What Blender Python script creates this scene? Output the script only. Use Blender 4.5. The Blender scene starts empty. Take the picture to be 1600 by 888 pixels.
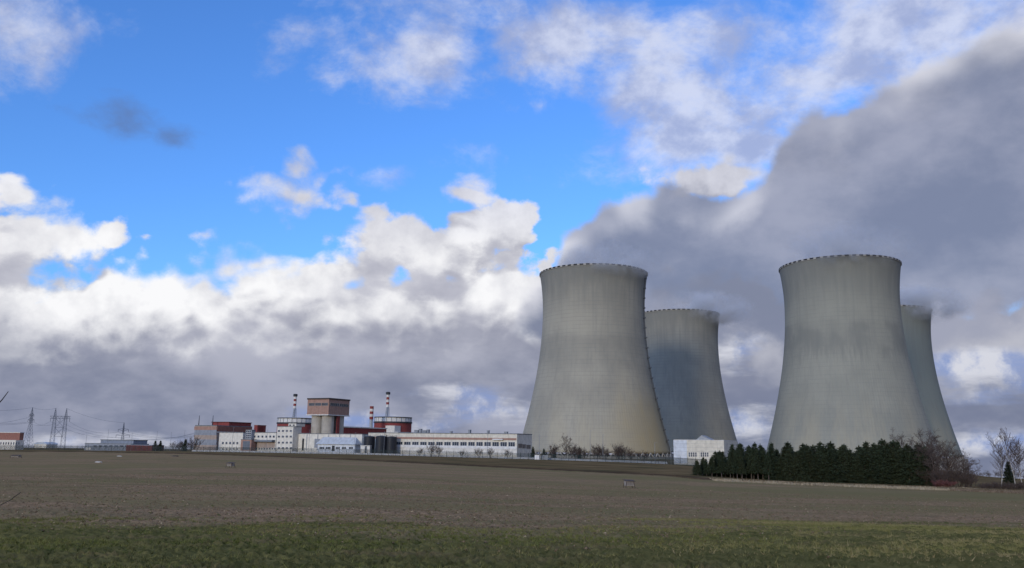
import bpy, bmesh, math, random
import numpy as np
from mathutils import Vector, Matrix

random.seed(7)
RNG = np.random.default_rng(11)
scene = bpy.context.scene
COL = scene.collection

# ------------------------------------------------------------------ camera
PW, PH = 1600, 888            # photograph size, used to turn pixels into directions
FPX = 1300.0                  # focal length in photograph pixels
PITCH = math.radians(10.95)
ROLL = math.radians(0.82)
EYE = 1.7                     # eye height above the ground underfoot
CAM_R = Matrix.Rotation(math.pi / 2 + PITCH, 3, 'X') @ Matrix.Rotation(ROLL, 3, 'Z')


def ray(px, py):
    v = CAM_R @ Vector(((px - PW / 2) / FPX, -(py - PH / 2) / FPX, -1.0))
    return v.normalized()


def at(px, py, dist):
    """point seen at pixel px, py whose forward (y) distance is dist"""
    d = ray(px, py)
    k = dist / d.y
    return Vector((d.x * k, dist, EYE + d.z * k))


def azel(px, py):
    d = ray(px, py)
    return math.atan2(d.x, d.y), math.asin(d.z)


cam_data = bpy.data.cameras.new('camera')
cam = bpy.data.objects.new('camera', cam_data)
COL.objects.link(cam)
cam.location = (0, 0, EYE)
cam.rotation_euler = CAM_R.to_euler()
cam_data.sensor_width = 36.0
cam_data.lens = 36.0 * FPX / PW
cam_data.clip_start = 0.1
cam_data.clip_end = 40000
scene.camera = cam

# ------------------------------------------------------------------ light and exposure
SUN_AZ = math.radians(208)    # clockwise from the view direction: behind the camera, a little to its left
SUN_EL = math.radians(11)
sun_data = bpy.data.lights.new('sun', 'SUN')
sun_data.energy = 1.4
sun_data.angle = math.radians(12)
sun_data.color = (1.0, 0.87, 0.68)
sun = bpy.data.objects.new('sun', sun_data)
COL.objects.link(sun)
sdir = Vector((math.sin(SUN_AZ) * math.cos(SUN_EL), math.cos(SUN_AZ) * math.cos(SUN_EL), math.sin(SUN_EL)))
sun.rotation_euler = sdir.to_track_quat('Z', 'Y').to_euler()
sun.location = (-60, -90, 80)

vs = scene.view_settings
vs.view_transform = 'Standard'
vs.look = 'None'
vs.exposure = 0.0
vs.gamma = 1.0
vs.use_curve_mapping = False
scene.render.engine = 'CYCLES'
scene.cycles.use_denoising = True
scene.cycles.max_bounces = 5
scene.cycles.diffuse_bounces = 2
scene.cycles.volume_bounces = 2
scene.cycles.transparent_max_bounces = 12


# ------------------------------------------------------------------ node helper
class NT:
    """small helper for writing node arithmetic"""

    def __init__(self, tree):
        self.t = tree

    def n(self, kind, **kw):
        nd = self.t.nodes.new(kind)
        for k, v in kw.items():
            setattr(nd, k, v)
        return nd

    def put(self, sock, val):
        if isinstance(val, bpy.types.NodeSocket):
            self.t.links.new(val, sock)
        elif val is not None:
            sock.default_value = val

    def m(self, op, a, b=None, c=None, clamp=False):
        nd = self.n('ShaderNodeMath', operation=op, use_clamp=clamp)
        for i, v in enumerate((a, b, c)):
            self.put(nd.inputs[i], v)
        return nd.outputs[0]

    def v(self, op, a, b=None, scale=None):
        nd = self.n('ShaderNodeVectorMath', operation=op)
        self.put(nd.inputs[0], a)
        if b is not None:
            self.put(nd.inputs[1], b)
        if scale is not None:
            self.put(nd.inputs['Scale'], scale)
        return nd.outputs['Value'] if op in ('LENGTH', 'DOT_PRODUCT', 'DISTANCE') else nd.outputs[0]

    def xyz(self, vec):
        nd = self.n('ShaderNodeSeparateXYZ')
        self.put(nd.inputs[0], vec)
        return nd.outputs

    def vec(self, x, y, z):
        nd = self.n('ShaderNodeCombineXYZ')
        for i, v in enumerate((x, y, z)):
            self.put(nd.inputs[i], v)
        return nd.outputs[0]

    def noise(self, vec, scale=5.0, detail=4.0, rough=0.5, dist=0.0, color=False):
        nd = self.n('ShaderNodeTexNoise')
        self.put(nd.inputs['Vector'], vec)
        self.put(nd.inputs['Scale'], scale)
        self.put(nd.inputs['Detail'], detail)
        self.put(nd.inputs['Roughness'], rough)
        self.put(nd.inputs['Distortion'], dist)
        return nd.outputs[1] if color else nd.outputs[0]

    def step(self, x, lo, hi, a=0.0, b=1.0):
        nd = self.n('ShaderNodeMapRange', interpolation_type='SMOOTHSTEP')
        for i, v in enumerate((x, lo, hi, a, b)):
            self.put(nd.inputs[i], v)
        return nd.outputs[0]

    def lin(self, x, lo, hi, a=0.0, b=1.0):
        nd = self.n('ShaderNodeMapRange')
        for i, v in enumerate((x, lo, hi, a, b)):
            self.put(nd.inputs[i], v)
        return nd.outputs[0]

    def mix(self, fac, a, b, blend='MIX'):
        nd = self.n('ShaderNodeMix', data_type='RGBA', blend_type=blend)
        self.put(nd.inputs[0], fac)
        for i, v in ((6, a), (7, b)):
            if isinstance(v, (tuple, list)) and len(v) == 3:
                v = (*v, 1.0)
            self.put(nd.inputs[i], v)
        return nd.outputs[2]

    def curve(self, x, pts):
        """piecewise curve through pts, x already in 0..1"""
        nd = self.n('ShaderNodeFloatCurve')
        c = nd.mapping.curves[0]
        while len(c.points) < len(pts):
            c.points.new(0.5, 0.5)
        for p, (a, b) in zip(c.points, pts):
            p.location = (a, b)
            p.handle_type = 'AUTO_CLAMPED'
        nd.mapping.use_clip = False
        nd.mapping.update()
        self.put(nd.inputs['Value'], x)
        return nd.outputs[0]


def srgb(r, g, b):
    f = lambda c: (c / 255 / 12.92) if c <= 10 else ((c / 255 + 0.055) / 1.055) ** 2.4
    return (f(r), f(g), f(b))


# ------------------------------------------------------------------ sky with clouds
SKY_STRENGTH = 0.15
world = bpy.data.worlds.new('World')
scene.world = world
world.use_nodes = True
wt = world.node_tree
wt.nodes.clear()
W = NT(wt)
sky = W.n('ShaderNodeTexSky', sky_type='NISHITA')
sky.sun_disc = False
sky.sun_elevation = SUN_EL
sky.sun_rotation = SUN_AZ
sky.air_density = 1.0
sky.dust_density = 0.6
sky.ozone_density = 2.0
bg = W.n('ShaderNodeBackground')
bg.inputs['Strength'].default_value = SKY_STRENGTH
out = W.n('ShaderNodeOutputWorld')
wt.links.new(bg.outputs[0], out.inputs[0])

AZ0, AZ1 = math.radians(-42), math.radians(42)
EL1 = 0.8


def edge_curve(g, azs, pix):
    """cloud edge given as pixels on the photograph -> elevation as a function of azimuth"""
    pts = []
    for px, py in pix:
        a, e = azel(px, py)
        pts.append(((a - AZ0) / (AZ1 - AZ0), e / EL1))
    return g.m('MULTIPLY', g.curve(g.lin(azs, AZ0, AZ1), pts), EL1)


def blobs(g, az, el, lst):
    cur = None
    for px, py, rx, ry, k in lst:
        a, e = azel(px, py)
        u = g.m('DIVIDE', g.m('SUBTRACT', az, a), rx / FPX * 0.92)
        v = g.m('DIVIDE', g.m('SUBTRACT', el, e), ry / FPX * 0.95)
        r = g.m('SQRT', g.m('ADD', g.m('MULTIPLY', u, u), g.m('MULTIPLY', v, v)))
        w = g.m('MULTIPLY', g.m('SUBTRACT', 1.0, r), k)
        cur = w if cur is None else g.m('MAXIMUM', cur, w)
    return cur


def group(name, ins, outs):
    t = bpy.data.node_groups.new(name, 'ShaderNodeTree')
    for k, ty in ins:
        t.interface.new_socket(k, in_out='INPUT', socket_type=ty)
    for k in outs:
        t.interface.new_socket(k, in_out='OUTPUT', socket_type='NodeSocketFloat')
    g = NT(t)
    return g, g.n('NodeGroupInput').outputs, g.n('NodeGroupOutput').inputs


def head(g, d):
    """direction -> azimuth, elevation, and a noise field whose grain grows towards the zenith"""
    s = g.xyz(d)
    az = g.m('ARCTAN2', s[0], s[1])
    el = g.m('ARCSINE', g.m('MINIMUM', g.m('MAXIMUM', s[2], -1.0), 1.0))
    return az, el


# heaped cloud: a bank that goes round the horizon, with separate heaps above it
g, gi, go = group('heaped_cloud', [('d', 'NodeSocketVector')], ['density'])
az, el = head(g, gi[0])
warp = g.v('SCALE', g.v('SUBTRACT', g.noise(gi[0], 5.0, 3, 0.5, color=True), (0.5, 0.5, 0.5)), scale=0.06)
dd = g.v('ADD', gi[0], warp)
q = g.v('MULTIPLY', dd, (1.0, 1.0, 1.35))
n1 = g.m('SUBTRACT', g.noise(q, 9.5, 8, 0.60), 0.5)
vor = g.n('ShaderNodeTexVoronoi', feature='SMOOTH_F1')
vor.inputs['Scale'].default_value = 26.0
vor.inputs['Smoothness'].default_value = 0.6
vor.inputs['Detail'].default_value = 1.0
g.put(vor.inputs['Vector'], q)
puff = g.m('SUBTRACT', 0.42, vor.outputs['Distance'])
nz = g.m('MULTIPLY_ADD', puff, 0.42, n1)
top = edge_curve(g, az, [(-250, 385), (-60, 385), (60, 392), (180, 396), (300, 400), (400, 380), (500, 384), (590, 378), (680, 372),
                         (780, 372), (860, 420), (1000, 440), (1130, 425), (1200, 440), (1330, 450), (1480, 455), (1600, 455), (1800, 430)])
bank = g.m('MINIMUM', g.m('ADD', g.m('DIVIDE', g.m('SUBTRACT', top, el), 0.065), 0.22), 3.0)
heaps = blobs(g, az, el, [
    (472, 308, 120, 56, 1.05), (462, 268, 50, 40, 0.8), (312, 366, 42, 28, 0.7), (606, 368, 120, 58, 1.25), (768, 356, 125, 84, 1.35), (745, 308, 80, 54, 1.15),
    (18, 308, 90, 46, 1.05), (50, 378, 150, 66, 1.2), (165, 372, 42, 38, 0.7), (700, 405, 240, 60, 1.4), (1110, 278, 150, 40, 1.2)])
fine = g.m('SUBTRACT', g.noise(q, 34.0, 5, 0.62), 0.5)
lump = g.m('ADD', heaps, g.m('MULTIPLY', fine, 0.75))
dn = g.m('MULTIPLY_ADD', nz, 1.9, g.m('MAXIMUM', g.m('ADD', bank, g.m('MULTIPLY', fine, 0.45)), lump))
g.put(go[0], dn)
HEAP = g.t

# the drifting grey vapour cloud over the towers
g, gi, go = group('vapour_cloud', [('d', 'NodeSocketVector')], ['density'])
az, el = head(g, gi[0])
warp = g.v('SCALE', g.v('SUBTRACT', g.noise(gi[0], 4.0, 3, 0.5, color=True), (0.5, 0.5, 0.5)), scale=0.08)
q = g.v('MULTIPLY', g.v('ADD', gi[0], warp), (1.0, 1.0, 1.25))
n1 = g.m('SUBTRACT', g.noise(q, 7.0, 7, 0.55), 0.5)
top = edge_curve(g, az, [(400, 1100), (700, 900), (740, 700), (800, 500), (845, 392), (920, 315), (1010, 280), (1100, 282), (1175, 265), (1215, 200), (1270, 155),
                         (1340, 135), (1420, 95), (1500, 70), (1600, 30), (1750, 0)])
low = edge_curve(g, az, [(600, 560), (780, 520), (850, 530), (920, 600), (1000, 640), (1100, 560), (1180, 560), (1300, 600), (1420, 600), (1500, 560), (1600, 540), (1800, 540)])
mt = g.m('DIVIDE', g.m('SUBTRACT', top, el), g.step(az, azel(820, 450)[0], azel(900, 450)[0], 0.13, 0.055))
mb = g.m('DIVIDE', g.m('SUBTRACT', el, low), 0.08)
dn = g.m('MULTIPLY_ADD', n1, 2.6, g.m('MINIMUM', g.m('MINIMUM', mt, mb), 1.6))
g.put(go[0], dn)
VAPOUR = g.t

# high thin broken cloud
g, gi, go = group('thin_cloud', [('d', 'NodeSocketVector')], ['density'])
az, el = head(g, gi[0])
s = g.xyz(gi[0])
warp = g.v('SCALE', g.v('SUBTRACT', g.noise(gi[0], 3.0, 2, 0.5, color=True), (0.5, 0.5, 0.5)), scale=0.12)
q = g.v('MULTIPLY', g.v('ADD', gi[0], warp), (1.0, 1.0, 1.5))
n1 = g.m('SUBTRACT', g.noise(q, 9.0, 8, 0.62), 0.5)
m = blobs(g, az, el, [(640, 55, 260, 110, 0.85), (870, 60, 240, 120, 1.05), (1100, 140, 240, 150, 1.2), (1280, 120, 260, 130, 1.2), (1070, 225, 180, 70, 1.05), (1170, 235, 120, 70, 1.1), (1400, 30, 380, 130, 1.2), (1640, 20, 260, 110, 1.0),
                      (1010, 235, 150, 60, 0.8), (845, 165, 60, 26, 0.5), (730, 232, 50, 26, 0.45), (606, 274, 36, 16, 0.4), (705, 110, 40, 40, 0.5), (-300, -100, 300, 200, 0.9), (5, 50, 120, 100, 1.0)])
over = g.step(el, 0.42, 0.70, -1.0, 0.75)  # extra cover, mostly above the view, added for neutral light
g.put(go[0], g.m('MULTIPLY_ADD', n1, 2.9, g.m('MAXIMUM', m, over)))
THIN = g.t


def use(gt, d):
    nd = W.n('ShaderNodeGroup')
    nd.node_tree = gt
    W.put(nd.inputs[0], d)
    return nd.outputs[0]


tc = W.n('ShaderNodeTexCoord')
d0 = W.v('NORMALIZE', tc.outputs['Generated'])
s0 = W.xyz(d0)
# keep directions a little above the horizon so that the lowest cloud continues down to the land
d = W.v('NORMALIZE', W.vec(s0[0], s0[1], W.m('MAXIMUM', s0[2], -0.03)))
az, el = head(W, d)
up1 = W.v('NORMALIZE', W.v('ADD', d, (0.010, 0.0, 0.036)))
K = 1.0 / SKY_STRENGTH


def rad(r, g_, b):
    return tuple(c * K for c in srgb(r, g_, b))


clear = W.mix(1.0, sky.outputs[0], (0.62, 1.06, 1.85), 'MULTIPLY')
# thin cloud
a_t = W.step(use(THIN, d), -0.05, 1.0, 0.0, 0.84)
soft = W.noise(W.v('MULTIPLY', d, (1, 1, 1.4)), 14.0, 6, 0.6)
c_t = W.mix(W.step(soft, 0.35, 0.65), rad(170, 178, 208), rad(220, 224, 240))
col = W.mix(a_t, clear, c_t)
# dark scrap of cloud in the blue
ws = blobs(W, az, el, [(190, 192, 85, 40, 1.0), (262, 212, 50, 26, 0.7)])
sn = W.m('SUBTRACT', W.noise(W.v('MULTIPLY', d, (1, 1, 1.6)), 16.0, 7, 0.6), 0.5)
a_s = W.step(W.m('MULTIPLY_ADD', sn, 2.2, ws), 0.0, 1.0, 0.0, 0.75)
col = W.mix(a_s, col, rad(98, 124, 172))
# heaped cloud, sunlit above, grey below
h0 = use(HEAP, d)
h1 = use(HEAP, up1)
a_h = W.step(h0, 0.0, W.m('ADD', W.lin(W.noise(d, 6.0, 2, 0.5), 0.38, 0.62, 0.22, 0.8), W.step(el, 0.24, 0.36, 0.0, 0.3)))
side = W.m('MULTIPLY', W.step(az, azel(800, 500)[0], azel(960, 500)[0]), W.step(el, 0.27, 0.2))
lit = W.m('MULTIPLY', W.step(h1, 1.30, 0.30), W.lin(side, 0, 1, 1.0, 0.5))
patch = W.lin(W.noise(W.v('ADD', d, (3.1, 0.4, 1.7)), 10.0, 6, 0.6), 0.36, 0.58, 0.42, 1.0)
relief = W.step(W.m('SUBTRACT', h1, h0), 0.42, -0.38, 0.25, 1.0)
lit = W.m('MULTIPLY', W.m('MULTIPLY', lit, patch), relief)
big = W.noise(W.v('MULTIPLY', d, (1, 1, 2.0)), 6.0, 6, 0.55)
lowf = W.step(el, 0.02, 0.19)
sh_lo = W.mix(W.step(big, 0.36, 0.66), rad(118, 126, 151), rad(160, 164, 183))
sh_hi = W.mix(W.step(big, 0.34, 0.66), rad(158, 160, 176), rad(194, 195, 207))
shade = W.mix(lowf, sh_lo, sh_hi)
hi_col = W.mix(W.step(el, 0.215, 0.31), rad(250, 250, 252), rad(224, 226, 238))
c_h = W.mix(lit, shade, W.mix(side, hi_col, rad(206, 207, 216)))
col = W.mix(a_h, col, c_h)
# breaks of clear and bright sky low on the horizon
bn = W.noise(W.v('MULTIPLY', d, (1.0, 1.0, 4.0)), 7.0, 7, 0.6)
gap = blobs(W, az, el, [(100, 692, 260, 16, 0.6), (740, 640, 160, 46, 0.8), (560, 655, 150, 26, 0.6), (1165, 655, 90, 50, 0.8), (1150, 540, 70, 50, 0.8), (1540, 575, 120, 34, 1.0), (1560, 690, 130, 30, 0.9), (1720, 600, 200, 60, 0.9)])
a_g = W.step(W.m('MULTIPLY_ADD', W.m('SUBTRACT', bn, 0.5), 2.6, gap), 0.1, 0.9, 0.0, 0.9)
c_g = W.mix(W.step(W.noise(d, 16.0, 6, 0.6), 0.42, 0.58), rad(136, 156, 204), rad(216, 218, 228))
col = W.mix(a_g, col, c_g)
# vapour
v0 = use(VAPOUR, d)
v1 = use(VAPOUR, up1)
a_v = W.step(v0, 0.0, 0.40, 0.0, 0.97)
lit_v = W.m('MULTIPLY', W.step(v1, 0.62, -0.3), W.step(W.noise(d, 5.0, 3, 0.5), 0.40, 0.56))
vb = W.noise(W.v('MULTIPLY', d, (1, 1, 1.5)), 5.5, 7, 0.56)
sh_v = W.mix(W.step(vb, 0.36, 0.64), rad(125, 133, 157), rad(160, 164, 183))
c_v = W.mix(W.m('MULTIPLY', lit_v, 0.85), sh_v, rad(232, 232, 240))
col = W.mix(a_v, col, c_v)
wt.links.new(col, bg.inputs['Color'])
world.cycles.sampling_method = 'MANUAL'
world.cycles.sample_map_resolution = 512

# ------------------------------------------------------------------ materials
MATS = {}


def mat(name, base, rough=0.85, var=0.12, scale=0.6, spec=0.3, bump=0.0, metallic=0.0, dirt=None):
    """plain procedural surface: base colour with soft mottling and optional dirt streaks running down"""
    if name in MATS:
        return MATS[name]
    m = bpy.data.materials.new(name)
    m.use_nodes = True
    t = NT(m.node_tree)
    bs = m.node_tree.nodes['Principled BSDF']
    co = t.n('ShaderNodeTexCoord').outputs['Object']
    n = t.noise(co, scale, 5, 0.6)
    lo = tuple(c * (1 - var) for c in base)
    hi = tuple(min(c * (1 + var), 0.95) for c in base)
    c = t.mix(t.step(n, 0.3, 0.7), lo, hi)
    if dirt:
        st = t.noise(t.v('MULTIPLY', co, (1.2, 1.2, 0.12)), 1.0, 5, 0.65)
        c = t.mix(t.step(st, 0.5, 0.75, 0.0, dirt), c, tuple(x * 0.45 for x in base))
    t.put(bs.inputs['Base Color'], c)
    bs.inputs['Roughness'].default_value = rough
    bs.inputs['Specular IOR Level'].default_value = spec
    bs.inputs['Metallic'].default_value = metallic
    if bump:
        b = t.n('ShaderNodeBump')
        b.inputs['Strength'].default_value = bump
        b.inputs['Distance'].default_value = 0.05
        t.put(b.inputs['Height'], t.noise(co, scale * 8, 5, 0.6))
        t.put(bs.inputs['Normal'], b.outputs[0])
    MATS[name] = m
    return m


white = mat('white_panel', (0.70, 0.665, 0.59), dirt=0.35)
cream = mat('cream_panel', (0.66, 0.62, 0.53), dirt=0.4)
palewall = mat('pale_blue_panel', (0.60, 0.64, 0.70), dirt=0.25)
greypanel = mat('grey_panel', (0.26, 0.28, 0.32), dirt=0.3)
tanpanel = mat('tan_panel', (0.36, 0.29, 0.25), dirt=0.3)
brownpanel = mat('brown_panel', (0.36, 0.22, 0.175), dirt=0.3)
redpaint = mat('red_paint', (0.24, 0.055, 0.05), dirt=0.3)
redbrown = mat('red_brown_cladding', (0.27, 0.125, 0.095), dirt=0.3)
roofgrey = mat('roof_felt', (0.17, 0.18, 0.19), var=0.2)
roofblue = mat('pale_metal_roof', (0.44, 0.48, 0.53), rough=0.5)
glass = mat('window_glass', (0.05, 0.062, 0.085), rough=0.15, spec=0.6, var=0.35, scale=0.4)
frame_w = mat('white_frame', (0.66, 0.66, 0.66), rough=0.6)
darkmetal = mat('dark_metal', (0.035, 0.038, 0.045), rough=0.6)
tankpaint = mat('dark_tank_paint', (0.022, 0.025, 0.034), rough=0.55, dirt=0.3)
galv = mat('galvanised_steel', (0.24, 0.26, 0.29), rough=0.5, metallic=0.3)
pylonmat = mat('pylon_steel', (0.11, 0.13, 0.17), rough=0.6)
wiremat = mat('conductor_wire', (0.10, 0.12, 0.16), rough=0.6)
siloconc = mat('silo_concrete', (0.42, 0.385, 0.33), dirt=0.5, scale=0.3)
slabwhite = mat('white_render', (0.66, 0.64, 0.60), dirt=0.3)
fencegreen = mat('fence_green', (0.030, 0.045, 0.045), rough=0.6)
barkc = mat('conifer_bark', (0.13, 0.10, 0.085), scale=3, bump=0.5)
barkd = mat('bare_twig_bark', (0.085, 0.062, 0.052), scale=3, var=0.25)
barkbirch = mat('birch_bark', (0.42, 0.40, 0.37), scale=2.5, var=0.35)
barkred = mat('red_twig_bark', (0.15, 0.06, 0.055), scale=3)
boards = mat('weathered_boards', (0.30, 0.27, 0.24), scale=2, dirt=0.5)
rust = mat('rusted_tin', (0.07, 0.055, 0.05), scale=2)


def needle_mat():
    m = bpy.data.materials.new('conifer_needles')
    m.use_nodes = True
    t = NT(m.node_tree)
    bs = m.node_tree.nodes['Principled BSDF']
    co = t.n('ShaderNodeTexCoord').outputs['Object']
    inf = t.n('ShaderNodeObjectInfo')
    n = t.noise(co, 1.6, 3, 0.6)
    a = t.mix(t.step(n, 0.35, 0.65), (0.022, 0.034, 0.019), (0.042, 0.060, 0.032))
    a = t.mix(t.m('MULTIPLY', inf.outputs['Random'], 0.55), a, (0.046, 0.054, 0.028))
    t.put(bs.inputs['Base Color'], a)
    bs.inputs['Roughness'].default_value = 0.8
    bs.inputs['Specular IOR Level'].default_value = 0.2
    return m


needles = needle_mat()


def attr_mat(name, rough=0.9):
    m = bpy.data.materials.new(name)
    m.use_nodes = True
    t = NT(m.node_tree)
    bs = m.node_tree.nodes['Principled BSDF']
    a = t.n('ShaderNodeAttribute', attribute_name='tint')
    t.put(bs.inputs['Base Color'], a.outputs['Color'])
    bs.inputs['Roughness'].default_value = rough
    bs.inputs['Specular IOR Level'].default_value = 0.0
    return m


# ------------------------------------------------------------------ mesh helpers
class MB:
    """collects boxes, tubes and lathes; build() links them as ONE mesh object"""

    def __init__(self):
        self.v, self.f = [], []

    def add(self, vs_, fs):
        o = len(self.v)
        self.v += [tuple(p) for p in vs_]
        self.f += [tuple(i + o for i in f) for f in fs]
        return self

    def box(self, x0, x1, y0, y1, z0, z1):
        p = [(x0, y0, z0), (x1, y0, z0), (x1, y1, z0), (x0, y1, z0), (x0, y0, z1), (x1, y0, z1), (x1, y1, z1), (x0, y1, z1)]
        return self.add(p, [(0, 3, 2, 1), (4, 5, 6, 7), (0, 1, 5, 4), (1, 2, 6, 5), (2, 3, 7, 6), (3, 0, 4, 7)])

    def tube(self, a, b, r0, r1=None, n=6, cap=True):
        a, b = Vector(a), Vector(b)
        r1 = r0 if r1 is None else r1
        d = (b - a)
        if d.length < 1e-6:
            return self
        q = d.to_track_quat('Z', 'Y').to_matrix()
        vs_ = []
        for c, r in ((a, r0), (b, r1)):
            for i in range(n):
                w = 2 * math.pi * i / n
                vs_.append(c + q @ Vector((r * math.cos(w), r * math.sin(w), 0)))
        fs = [(i, (i + 1) % n, n + (i + 1) % n, n + i) for i in range(n)]
        if cap:
            fs += [tuple(range(n - 1, -1, -1)), tuple(range(n, 2 * n))]
        return self.add(vs_, fs)

    def lathe(self, prof, n=32, a0=0.0, a1=2 * math.pi, cx=0, cy=0, closed=False):
        full = abs(a1 - a0 - 2 * math.pi) < 1e-6
        k = n if full else n + 1
        vs_ = []
        for r, z in prof:
            for i in range(k):
                w = a0 + (a1 - a0) * i / n
                vs_.append((cx + r * math.cos(w), cy + r * math.sin(w), z))
        fs = []
        rows = len(prof)
        for j in range(rows if closed else rows - 1):
            jj = (j + 1) % rows
            for i in range(n):
                ii = (i + 1) % k
                fs.append((j * k + i, j * k + ii, jj * k + ii, jj * k + i))
        if closed and not full:
            fs.append(tuple(j * k for j in range(rows)))
            fs.append(tuple(j * k + n for j in range(rows - 1, -1, -1)))
        return self.add(vs_, fs)

    def prism(self, outline, y0, y1):
        """outline in x, z extruded along y"""
        n = len(outline)
        vs_ = [(x, y0, z) for x, z in outline] + [(x, y1, z) for x, z in outline]
        fs = [tuple(range(n)), tuple(range(2 * n - 1, n - 1, -1))]
        fs += [(i, n + i, n + (i + 1) % n, (i + 1) % n) for i in range(n)]
        return self.add(vs_, fs)

    def mesh(self, name, material, smooth=False):
        me = bpy.data.meshes.new(name)
        me.from_pydata(self.v, [], self.f)
        me.materials.append(material)
        if smooth:
            me.polygons.foreach_set('use_smooth', [True] * len(me.polygons))
        me.update()
        return me

    def build(self, name, material, parent=None, smooth=False):
        return link(name, self.mesh(name, material, smooth), parent)


def link(name, me, parent=None, loc=None, rz=None):
    o = bpy.data.objects.new(name, me)
    COL.objects.link(o)
    if parent:
        o.parent = parent
    if loc is not None:
        o.location = loc
    if rz is not None:
        o.rotation_euler = (0, 0, rz)
    return o


def tag(o, label, cat, grp=None):
    o['label'] = label
    o['category'] = cat
    if grp:
        o['group'] = grp
    return o


def thing(name, label, cat, loc, rz=0.0, grp=None):
    o = link(name, None, None, loc, rz)
    o.empty_display_size = 0.2
    o['kind'] = 'thing'
    return tag(o, label, cat, grp)


def copy_tree(o, parent=None):
    c = o.copy()
    COL.objects.link(c)
    c.parent = parent
    for ch in o.children:
        copy_tree(ch, c)
    return c


def fast_mesh(name, verts, tris, material, tint=None):
    """big triangle mesh from numpy arrays, optional colour per vertex"""
    me = bpy.data.meshes.new(name)
    nv, nt = len(verts), len(tris)
    me.vertices.add(nv)
    me.vertices.foreach_set('co', np.ascontiguousarray(verts, dtype=np.float32).ravel())
    me.loops.add(nt * 3)
    me.loops.foreach_set('vertex_index', np.ascontiguousarray(tris, dtype=np.int32).ravel())
    me.polygons.add(nt)
    me.polygons.foreach_set('loop_start', np.arange(0, nt * 3, 3, dtype=np.int32))
    me.update(calc_edges=True)
    if tint is not None:
        at_ = me.color_attributes.new('tint', 'FLOAT_COLOR', 'POINT')
        c = np.ones((nv, 4), dtype=np.float32)
        c[:, :3] = tint
        at_.data.foreach_set('color', c.ravel())
    me.materials.append(material)
    return me


# ------------------------------------------------------------------ ground
COLS = [  # image column: rows of (pixel y, forward distance in metres)
    (0, [(888, 11), (820, 22), (770, 50), (742, 90), (726, 150), (712, 250), (704, 380), (701, 500)]),
    (300, [(888, 11), (820, 22), (774, 50), (746, 90), (730, 140), (717, 230), (707, 360), (704, 460)]),
    (560, [(888, 11), (820, 22), (776, 50), (751, 90), (736, 140), (724, 210), (714, 320), (709, 420)]),
    (830, [(888, 11), (826, 22), (786, 50), (761, 90), (746, 140), (734, 200), (722, 290), (717, 360)]),
    (1050, [(890, 11), (827, 22), (791, 50), (769, 90), (756, 130), (746, 170), (735, 225), (724, 290)]),
    (1250, [(892, 11), (829, 22), (796, 50), (776, 90), (764, 130), (757, 160), (746, 215), (732, 320)]),
    (1450, [(895, 11), (831, 22), (800, 50), (780, 90), (769, 130), (763, 155), (753, 220), (744, 360)]),
    (1515, [(896, 11), (832, 22), (801, 50), (782, 90), (772, 128), (766, 152), (755, 225), (746, 380)]),
    (1600, [(897, 11), (833, 22), (802, 50), (784, 90), (775, 125), (769, 150), (757, 230), (748, 400)]),
]
GA = np.radians(np.linspace(-45, 45, 121))
GR = np.linspace(math.log(1.0), math.log(16000), 220)


def _ground_table():
    caz, rows = [], []
    for px, lst in COLS:
        lr, zz = [math.log(1.0), math.log(5.0)], [0.0, 0.0]
        for py, dd_ in lst:
            p = at(px, py, dd_)
            lr.append(math.log(math.hypot(p.x, p.y)))
            zz.append(p.z)
        caz.append(azel(px, 720)[0])
        right = min(1.0, max(0.0, (px - 1455) / 60))
        for r_, z_ in ((640, -7.6 - 9 * right), (1150, -8.2 - 22 * right), (2200, -34 - 20 * right), (5000, -135), (10000, -330), (16000, -600)):
            lr.append(math.log(r_))
            zz.append(z_)
        rows.append(np.interp(GR, lr, zz))
    rows = np.array(rows)
    tab = np.array([np.interp(GA, caz, rows[:, j]) for j in range(len(GR))]).T
    ka = np.exp(-0.5 * (np.arange(-8, 9) / 2.4) ** 2)
    kr = np.exp(-0.5 * (np.arange(-6, 7) / 2.2) ** 2)
    for ax, k in ((0, ka), (1, kr)):
        k = k / k.sum()
        h = len(k) // 2
        pad = [(h, h) if i == ax else (0, 0) for i in range(2)]
        tp = np.pad(tab, pad, mode='edge')
        tab = np.apply_along_axis(lambda v_: np.convolve(v_, k, 'valid'), ax, tp)
    return tab


GT = _ground_table()


def hz(x, y):
    """ground height"""
    x, y = np.asarray(x, dtype=float), np.asarray(y, dtype=float)
    a = np.clip(np.arctan2(x, y), GA[0], GA[-1])
    r = np.clip(np.log(np.maximum(np.hypot(x, y), 1.0)), GR[0], GR[-1] - 1e-6)
    ia = np.clip((a - GA[0]) / (GA[1] - GA[0]), 0, len(GA) - 1.001)
    ir = np.clip((r - GR[0]) / (GR[1] - GR[0]), 0, len(GR) - 1.001)
    i, j = ia.astype(int), ir.astype(int)
    fa, fr = ia - i, ir - j
    return (GT[i, j] * (1 - fa) + GT[i + 1, j] * fa) * (1 - fr) + (GT[i, j + 1] * (1 - fa) + GT[i + 1, j + 1] * fa) * fr


def gz(x, y):
    return float(hz(x, y))


def gpt(px, py):
    """where the ray through a pixel meets the ground"""
    d = ray(px, py)
    ks = np.exp(np.linspace(math.log(4), math.log(3000), 1500))
    x, y, z = d.x * ks, d.y * ks, EYE + d.z * ks
    below = np.nonzero(z <= hz(x, y))[0]
    k = ks[below[0]] if len(below) else 3000.0
    return Vector((d.x * k, d.y * k, gz(d.x * k, d.y * k)))


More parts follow.
